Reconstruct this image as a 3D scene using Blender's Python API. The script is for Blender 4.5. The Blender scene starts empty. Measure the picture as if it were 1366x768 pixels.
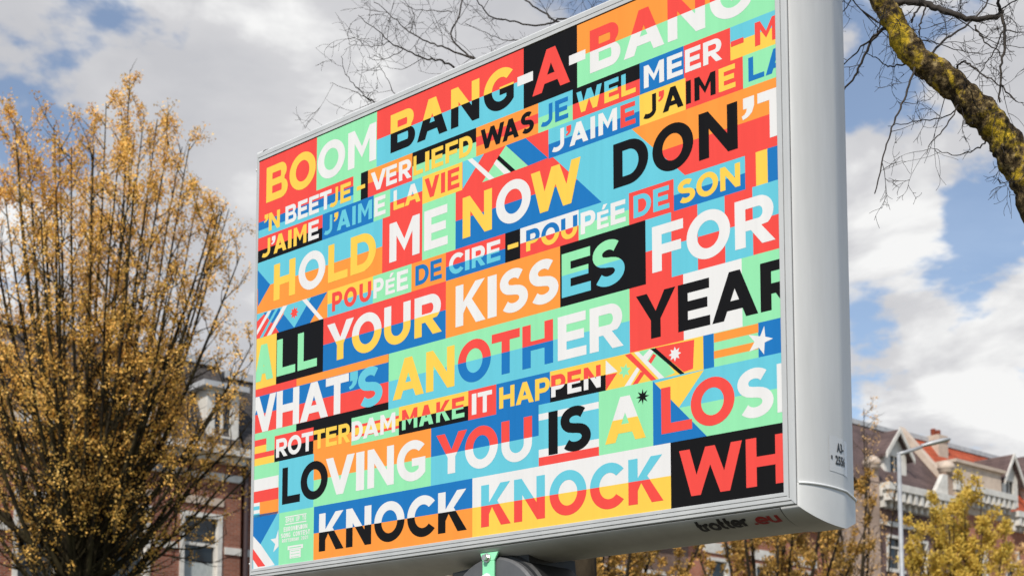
import bpy, math, random
import numpy as np
from mathutils import Vector, Matrix
from mathutils.geometry import tessellate_polygon
R = math.radians
sc = bpy.context.scene
COL = sc.collection
rng = random.Random(7)

# ------------------------------------------------------------------ camera
cam = bpy.data.cameras.new('camera'); camo = bpy.data.objects.new('camera', cam); COL.objects.link(camo)
camo.location = (0, 0, 1.6); camo.rotation_euler = (R(90 + 5.395), 0, 0)
cam.sensor_width = 36; cam.lens = 49.546; cam.shift_y = 0.342; cam.shift_x = 0.0
cam.clip_start = 0.1; cam.clip_end = 2000
cam.dof.use_dof = True; cam.dof.focus_distance = 6.9; cam.dof.aperture_fstop = 3.6
sc.camera = camo

# ------------------------------------------------------------------ light and sky
SUN_EL, SUN_AZ = 45.0, (-0.34, -0.94)          # direction towards the sun, seen from above
hl = math.hypot(*SUN_AZ)
sv = Vector((SUN_AZ[0]/hl*math.cos(R(SUN_EL)), SUN_AZ[1]/hl*math.cos(R(SUN_EL)), math.sin(R(SUN_EL))))
sun = bpy.data.lights.new('sun', 'SUN'); suno = bpy.data.objects.new('sun', sun); COL.objects.link(suno)
sun.energy = 4.7; sun.angle = R(0.6); sun.color = (1, 0.955, 0.88)
suno.rotation_euler = sv.to_track_quat('Z', 'Y').to_euler()
suno.location = (0, -10, 30)

world = bpy.data.worlds.new('World'); sc.world = world; world.use_nodes = True
wt = world.node_tree; wt.nodes.clear()
def N(t, kind, **kw):
    n = t.nodes.new(kind)
    for k, v in kw.items():
        if k.startswith('i_'):
            n.inputs[k[2:].replace('_', ' ')].default_value = v
        else: setattr(n, k, v)
    return n
def mth(t, op, a, b=None, c=None, clamp=False):
    n = t.nodes.new('ShaderNodeMath'); n.operation = op; n.use_clamp = clamp
    for i, x in enumerate((a, b, c)):
        if x is None: continue
        if isinstance(x, (int, float)): n.inputs[i].default_value = x
        else: t.links.new(x, n.inputs[i])
    return n.outputs[0]
def build_world():
    t = wt; L = t.links.new
    sky = N(t, 'ShaderNodeTexSky', sky_type='NISHITA', sun_disc=False, sun_elevation=R(SUN_EL),
            sun_rotation=math.atan2(SUN_AZ[0], SUN_AZ[1]), air_density=1.0, dust_density=0.6, ozone_density=1.2)
    bsky = N(t, 'ShaderNodeBackground'); bsky.inputs[1].default_value = 0.15
    L(sky.outputs[0], bsky.inputs[0])
    tc = N(t, 'ShaderNodeTexCoord'); sep = N(t, 'ShaderNodeSeparateXYZ'); L(tc.outputs['Generated'], sep.inputs[0])
    den = mth(t, 'MAXIMUM', mth(t, 'ADD', sep.outputs[2], 0.22), 0.08)
    cx = mth(t, 'DIVIDE', sep.outputs[0], den); cy = mth(t, 'DIVIDE', sep.outputs[1], den)
    comb = N(t, 'ShaderNodeCombineXYZ'); L(cx, comb.inputs[0]); L(cy, comb.inputs[1]); comb.inputs[2].default_value = SEED
    big = N(t, 'ShaderNodeTexNoise', i_Scale=4.6, i_Detail=10.0, i_Roughness=0.58, i_Distortion=0.15); L(comb.outputs[0], big.inputs['Vector'])
    fine = N(t, 'ShaderNodeTexNoise', i_Scale=3.3, i_Detail=8.0, i_Roughness=0.55, i_Distortion=0.3); 
    mp = N(t, 'ShaderNodeVectorMath', operation='ADD'); L(comb.outputs[0], mp.inputs[0]); mp.inputs[1].default_value = (3.1, 1.7, 0.4); L(mp.outputs[0], fine.inputs['Vector'])
    val = mth(t, 'ADD', mth(t, 'MULTIPLY', mth(t, 'SUBTRACT', big.outputs['Fac'], 0.5), 1.75), 0.625)
    def blob(d, r0, r1, amt):
        nonlocal val
        dot = N(t, 'ShaderNodeVectorMath', operation='DISTANCE'); L(tc.outputs['Generated'], dot.inputs[0]); dot.inputs[1].default_value = Vector(d).normalized()
        mr = N(t, 'ShaderNodeMapRange', interpolation_type='SMOOTHSTEP'); L(dot.outputs['Value'], mr.inputs[0])
        mr.inputs[1].default_value = r0; mr.inputs[2].default_value = r1; mr.inputs[3].default_value = amt; mr.inputs[4].default_value = 0
        val = mth(t, 'ADD', val, mr.outputs[0])
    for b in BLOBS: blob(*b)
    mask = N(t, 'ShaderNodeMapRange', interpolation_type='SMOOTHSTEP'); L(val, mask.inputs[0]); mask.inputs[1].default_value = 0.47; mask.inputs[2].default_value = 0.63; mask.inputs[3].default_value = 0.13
    ramp = N(t, 'ShaderNodeValToRGB'); L(fine.outputs['Fac'], ramp.inputs[0])
    e = ramp.color_ramp.elements
    e[0].position = 0.36; e[0].color = (0.57, 0.575, 0.605, 1); e[1].position = 0.58; e[1].color = (0.93, 0.93, 0.925, 1)
    m = e.new(0.49); m.color = (0.66, 0.66, 0.68, 1)
    bcl = N(t, 'ShaderNodeBackground'); bcl.inputs[1].default_value = 1.0; L(ramp.outputs[0], bcl.inputs[0])
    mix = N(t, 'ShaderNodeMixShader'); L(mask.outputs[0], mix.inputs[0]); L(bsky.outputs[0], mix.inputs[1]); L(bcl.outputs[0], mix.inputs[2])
    out = N(t, 'ShaderNodeOutputWorld'); L(mix.outputs[0], out.inputs[0])
SEED = 1.3
BLOBS = [((-0.300, 0.86, 0.415), 0.0, 0.07, -0.27), ((-0.28, 0.878, 0.40), 0.0, 0.035, -0.16), ((-0.30, 0.83, 0.475), 0.0, 0.05, 0.18), ((-0.21, 0.857, 0.46), 0.03, 0.12, 0.14),
         ((0.235, 0.866, 0.442), 0.0, 0.045, -0.24), ((0.214, 0.859, 0.466), 0.0, 0.02, 0.22), ((0.307, 0.884, 0.353), 0.0, 0.035, -0.30), ((0.240, 0.93, 0.280), 0.0, 0.05, -0.27),
         ((-0.178, 0.85, 0.497), 0.0, 0.025, -0.22),
         ((0.248, 0.897, 0.360), 0.0, 0.055, 0.26), ((0.272, 0.912, 0.308), 0.0, 0.03, 0.14), ((0.34, 0.888, 0.31), 0.0, 0.05, 0.24), ((0.30, 0.92, 0.245), 0.0, 0.09, 0.22), ((0.32, 0.84, 0.43), 0.0, 0.06, 0.22),
         ((-0.2, -0.75, 0.55), 0.75, 1.45, -0.6), ((0.88, 0.30, 0.35), 0.25, 0.66, -0.5), ((-0.9, 0.25, 0.3), 0.25, 0.66, -0.5), ((0, 0.05, 1), 0.35, 0.82, -0.5),  # unseen clear sky outside the view, added to lower the fill light
         ((-0.10, 0.88, 0.42), 0.08, 0.22, 0.19), ((-0.2, 0.93, 0.28), 0.05, 0.2, 0.22)]
build_world()
sc.view_settings.view_transform = 'Standard'; sc.view_settings.look = 'None'; sc.view_settings.gamma = 1.0
sc.view_settings.exposure = 0.0
sc.view_settings.use_curve_mapping = False

# ------------------------------------------------------------------ helpers
def mat(name, base=(.5, .5, .5), rough=.6, metal=0.0, spec=.5):
    m = bpy.data.materials.new(name); m.use_nodes = True
    b = m.node_tree.nodes['Principled BSDF']
    b.inputs['Base Color'].default_value = (*base, 1); b.inputs['Roughness'].default_value = rough
    b.inputs['Metallic'].default_value = metal; b.inputs['Specular IOR Level'].default_value = spec
    return m
def nodes(m): return m.node_tree, m.node_tree.nodes['Principled BSDF']
def noisy(name, c0, c1, scale=4, rough=.7, detail=6, lo=.35, hi=.65, bump=0.0, bscale=None, metal=0.0, stretch=None, spec=.5):
    m = mat(name, c0, rough, metal, spec); t, b = nodes(m)
    tc = N(t, 'ShaderNodeTexCoord'); src = tc.outputs['Object']
    if stretch:
        mp = N(t, 'ShaderNodeMapping'); mp.inputs['Scale'].default_value = stretch; t.links.new(src, mp.inputs[0]); src = mp.outputs[0]
    n = N(t, 'ShaderNodeTexNoise', i_Scale=scale, i_Detail=detail, i_Roughness=.6); t.links.new(src, n.inputs['Vector'])
    r = N(t, 'ShaderNodeValToRGB'); t.links.new(n.outputs['Fac'], r.inputs[0])
    e = r.color_ramp.elements; e[0].position = lo; e[0].color = (*c0, 1); e[1].position = hi; e[1].color = (*c1, 1)
    t.links.new(r.outputs[0], b.inputs['Base Color'])
    if bump:
        n2 = N(t, 'ShaderNodeTexNoise', i_Scale=bscale or scale*4, i_Detail=5.0); t.links.new(src, n2.inputs['Vector'])
        bp = N(t, 'ShaderNodeBump', i_Strength=bump, i_Distance=.02); t.links.new(n2.outputs['Fac'], bp.inputs['Height']); t.links.new(bp.outputs[0], b.inputs['Normal'])
    return m
def brick_mat(name, c0, c1, mortar, dirt=.35):
    m = mat(name, c0, .85, 0, .2); t, b = nodes(m); L = t.links.new
    uv = N(t, 'ShaderNodeUVMap')
    br = N(t, 'ShaderNodeTexBrick', offset=.5); L(uv.outputs[0], br.inputs['Vector'])
    br.inputs['Scale'].default_value = 1; br.inputs['Brick Width'].default_value = .22; br.inputs['Row Height'].default_value = .066; br.inputs['Mortar Size'].default_value = .007
    br.inputs['Color1'].default_value = (*c0, 1); br.inputs['Color2'].default_value = (*c1, 1); br.inputs['Mortar'].default_value = (*mortar, 1); br.inputs['Bias'].default_value = -.1
    n = N(t, 'ShaderNodeTexNoise', i_Scale=.7, i_Detail=6.0); L(uv.outputs[0], n.inputs['Vector'])
    mr = N(t, 'ShaderNodeMapRange'); L(n.outputs['Fac'], mr.inputs[0]); mr.inputs[1].default_value = .3; mr.inputs[2].default_value = .7; mr.inputs[3].default_value = 1-dirt; mr.inputs[4].default_value = 1.1
    mx = N(t, 'ShaderNodeMix', data_type='RGBA', blend_type='MULTIPLY'); mx.inputs[0].default_value = 1
    L(br.outputs['Color'], mx.inputs[6]); L(mr.outputs[0], mx.inputs[7]); L(mx.outputs[2], b.inputs['Base Color'])
    bp = N(t, 'ShaderNodeBump', i_Strength=.5, i_Distance=.01, invert=True); L(br.outputs['Fac'], bp.inputs['Height']); L(bp.outputs[0], b.inputs['Normal'])
    return m
def tile_mat(name, c0, c1, w=.26, h=.30):
    m = mat(name, c0, .7, 0, .3); t, b = nodes(m); L = t.links.new
    uv = N(t, 'ShaderNodeUVMap')
    br = N(t, 'ShaderNodeTexBrick', offset=.5); L(uv.outputs[0], br.inputs['Vector'])
    br.inputs['Scale'].default_value = 1; br.inputs['Brick Width'].default_value = w; br.inputs['Row Height'].default_value = h; br.inputs['Mortar Size'].default_value = .012
    br.inputs['Color1'].default_value = (*c0, 1); br.inputs['Color2'].default_value = (*c1, 1); br.inputs['Mortar'].default_value = (*[x*.45 for x in c0], 1)
    n = N(t, 'ShaderNodeTexNoise', i_Scale=1.2, i_Detail=7.0); L(uv.outputs[0], n.inputs['Vector'])
    mr = N(t, 'ShaderNodeMapRange'); L(n.outputs['Fac'], mr.inputs[0]); mr.inputs[1].default_value = .3; mr.inputs[2].default_value = .7; mr.inputs[3].default_value = .7; mr.inputs[4].default_value = 1.2
    mx = N(t, 'ShaderNodeMix', data_type='RGBA', blend_type='MULTIPLY'); mx.inputs[0].default_value = 1
    L(br.outputs['Color'], mx.inputs[6]); L(mr.outputs[0], mx.inputs[7]); L(mx.outputs[2], b.inputs['Base Color'])
    bp = N(t, 'ShaderNodeBump', i_Strength=.6, i_Distance=.02, invert=True); L(br.outputs['Fac'], bp.inputs['Height']); L(bp.outputs[0], b.inputs['Normal'])
    return m

SD = Vector((.7627, .6468, 0)); ND = Vector((-.6468, .7627, 0))       # along the street, and away from it into the houses
DF = 35.0
def fp(s, d, z): return SD*s + ND*(DF + d) + Vector((0, 0, z))
class MB:
    """collects geometry for ONE mesh object"""
    def __init__(self): self.v = []; self.f = []; self.mi = []
    def quad(self, a, b, c, d, mi=0):
        i = len(self.v); self.v += [tuple(a), tuple(b), tuple(c), tuple(d)]; self.f.append((i, i+1, i+2, i+3)); self.mi.append(mi)
    def poly(self, pts, mi=0):
        i = len(self.v); self.v += [tuple(p) for p in pts]; self.f.append(tuple(range(i, i+len(pts)))); self.mi.append(mi)
    def hexa(self, p, mi=0):            # 8 corners: bottom 0-3, top 4-7
        i = len(self.v); self.v += [tuple(q) for q in p]
        for f in ((0, 3, 2, 1), (4, 5, 6, 7), (0, 1, 5, 4), (1, 2, 6, 5), (2, 3, 7, 6), (3, 0, 4, 7)):
            self.f.append(tuple(i+k for k in f)); self.mi.append(mi)
    def fbox(self, s0, s1, d0, d1, z0, z1, mi=0):     # box in street coordinates
        self.hexa([fp(s0, d0, z0), fp(s1, d0, z0), fp(s1, d1, z0), fp(s0, d1, z0), fp(s0, d0, z1), fp(s1, d0, z1), fp(s1, d1, z1), fp(s0, d1, z1)], mi)
    def box(self, x0, x1, y0, y1, z0, z1, mi=0):
        self.hexa([(x0, y0, z0), (x1, y0, z0), (x1, y1, z0), (x0, y1, z0), (x0, y0, z1), (x1, y0, z1), (x1, y1, z1), (x0, y1, z1)], mi)
    def tube(self, pts, rad, n=6, cap=True, mi=0):
        pts = [Vector(p) for p in pts]; m = len(pts); base = len(self.v)
        ref = Vector((0, 0, 1)); prev = None
        for k, p in enumerate(pts):
            t = (pts[min(k+1, m-1)] - pts[max(k-1, 0)])
            if t.length < 1e-9: t = Vector((0, 0, 1))
            t.normalize()
            if prev is None:
                u = t.cross(ref)
                if u.length < .1: u = t.cross(Vector((1, 0, 0)))
            else: u = prev - t*prev.dot(t)
            u.normalize(); prev = u; w = t.cross(u)
            for j in range(n):
                a = 2*math.pi*j/n; self.v.append(tuple(p + (u*math.cos(a) + w*math.sin(a))*rad[k]))
        for k in range(m-1):
            for j in range(n):
                a = base+k*n+j; b = base+k*n+(j+1) % n
                self.f.append((a, b, b+n, a+n)); self.mi.append(mi)
        if cap:
            self.f.append(tuple(base+j for j in range(n))[::-1]); self.mi.append(mi)
            self.f.append(tuple(base+(m-1)*n+j for j in range(n))); self.mi.append(mi)
    def lathe(self, prof, n=24, mi=0, cx=0, cy=0):     # profile (r, z)
        base = len(self.v)
        for r, z in prof:
            for j in range(n):
                a = 2*math.pi*j/n; self.v.append((cx + r*math.cos(a), cy + r*math.sin(a), z))
        for k in range(len(prof)-1):
            for j in range(n):
                a = base+k*n+j; b = base+k*n+(j+1) % n
                self.f.append((a, b, b+n, a+n)); self.mi.append(mi)
        self.f.append(tuple(base+j for j in range(n))[::-1]); self.mi.append(mi)
        self.f.append(tuple(base+(len(prof)-1)*n+j for j in range(n))); self.mi.append(mi)
    def build(self, name, mats, parent=None, smooth=False, local=False, uv=None, bevel=0):
        if not isinstance(mats, (list, tuple)): mats = [mats]
        me = bpy.data.meshes.new(name); me.from_pydata(self.v, [], self.f)
        for m in mats: me.materials.append(m)
        if len(mats) > 1: me.polygons.foreach_set('material_index', self.mi)
        if smooth: me.polygons.foreach_set('use_smooth', [True]*len(me.polygons))
        if uv:
            ul = me.uv_layers.new(name='UVMap'); co = np.array(self.v)
            idx = np.empty(len(me.loops), dtype=np.int32); me.loops.foreach_get('vertex_index', idx)
            s = co@np.array(SD) + co@np.array(ND); z = co[:, 2]*(1.3 if uv == 'roof' else 1)
            if uv == 'roof': s = co@np.array(SD) + .35*(co@np.array(ND))
            ul.data.foreach_set('uv', np.stack([s[idx], z[idx]], 1).ravel())
        me.update()
        o = bpy.data.objects.new(name, me); COL.objects.link(o)
        if parent is not None:
            o.parent = parent
            if not local:
                root = parent
                if root.type == 'EMPTY': o.matrix_parent_inverse = Matrix.Translation(-root.location)
        if bevel:
            md = o.modifiers.new('bevel', 'BEVEL'); md.width = bevel; md.segments = 2; md.limit_method = 'ANGLE'
        return o
def thing(name, label, cat, loc=(0, 0, 0), group=None, rotz=0):
    o = bpy.data.objects.new(name, None); COL.objects.link(o); o.location = loc; o.rotation_euler = (0, 0, rotz)
    o.empty_display_size = .3
    o['label'] = label; o['category'] = cat
    if group: o['group'] = group
    return o
def structure(o): o['kind'] = 'structure'; return o

# ------------------------------------------------------------------ ground
M_paving = noisy('paving', (.17, .145, .11), (.25, .215, .165), 3, .85, bump=.2)
M_asphalt = noisy('asphalt', (.045, .045, .047), (.07, .07, .07), 6, .9, bump=.3, bscale=80)
M_kerb = noisy('kerb_stone', (.3, .3, .29), (.4, .39, .37), 5, .85)
M_low_bounce = noisy('low_bounce_ground', (.036, .034, .018), (.06, .054, .03), 5, .95, bump=.4, bscale=60, spec=.1)
M_grass = noisy('turf', (.05, .085, .025), (.09, .12, .04), 3, .9)
g = MB(); g.quad((-600, -600, 0), (600, -600, 0), (600, 900, 0), (-600, 900, 0)); structure(g.build('ground', M_paving))
g = MB(); g.quad(fp(-150, -14, .004), fp(220, -14, .004), fp(220, -5, .004), fp(-150, -5, .004)); structure(g.build('road', M_asphalt))
g = MB(); g.fbox(-150, 220, -5, -4.85, 0, .13); g.fbox(-150, 220, -14.15, -14, 0, .13); structure(g.build('kerb', M_kerb))
g = MB(); g.quad(fp(-150, -4.85, .12), fp(220, -4.85, .12), fp(220, -.02, .12), fp(-150, -.02, .12)); structure(g.build('pavement', M_paving))
g = MB(); g.quad((-14, -9, .006), (13, -9, .006), (13, 8.2, .006), (-14, 8.2, .006)); structure(g.build('bounce_cut_ground', M_low_bounce))  # unseen dark sheet added below the board to cut bounced light on the soffit
g = MB(); g.quad(fp(-100, -22, .006), fp(150, -22, .006), fp(150, -14.2, .006), fp(-100, -14.2, .006)); structure(g.build('verge', M_grass))

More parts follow.
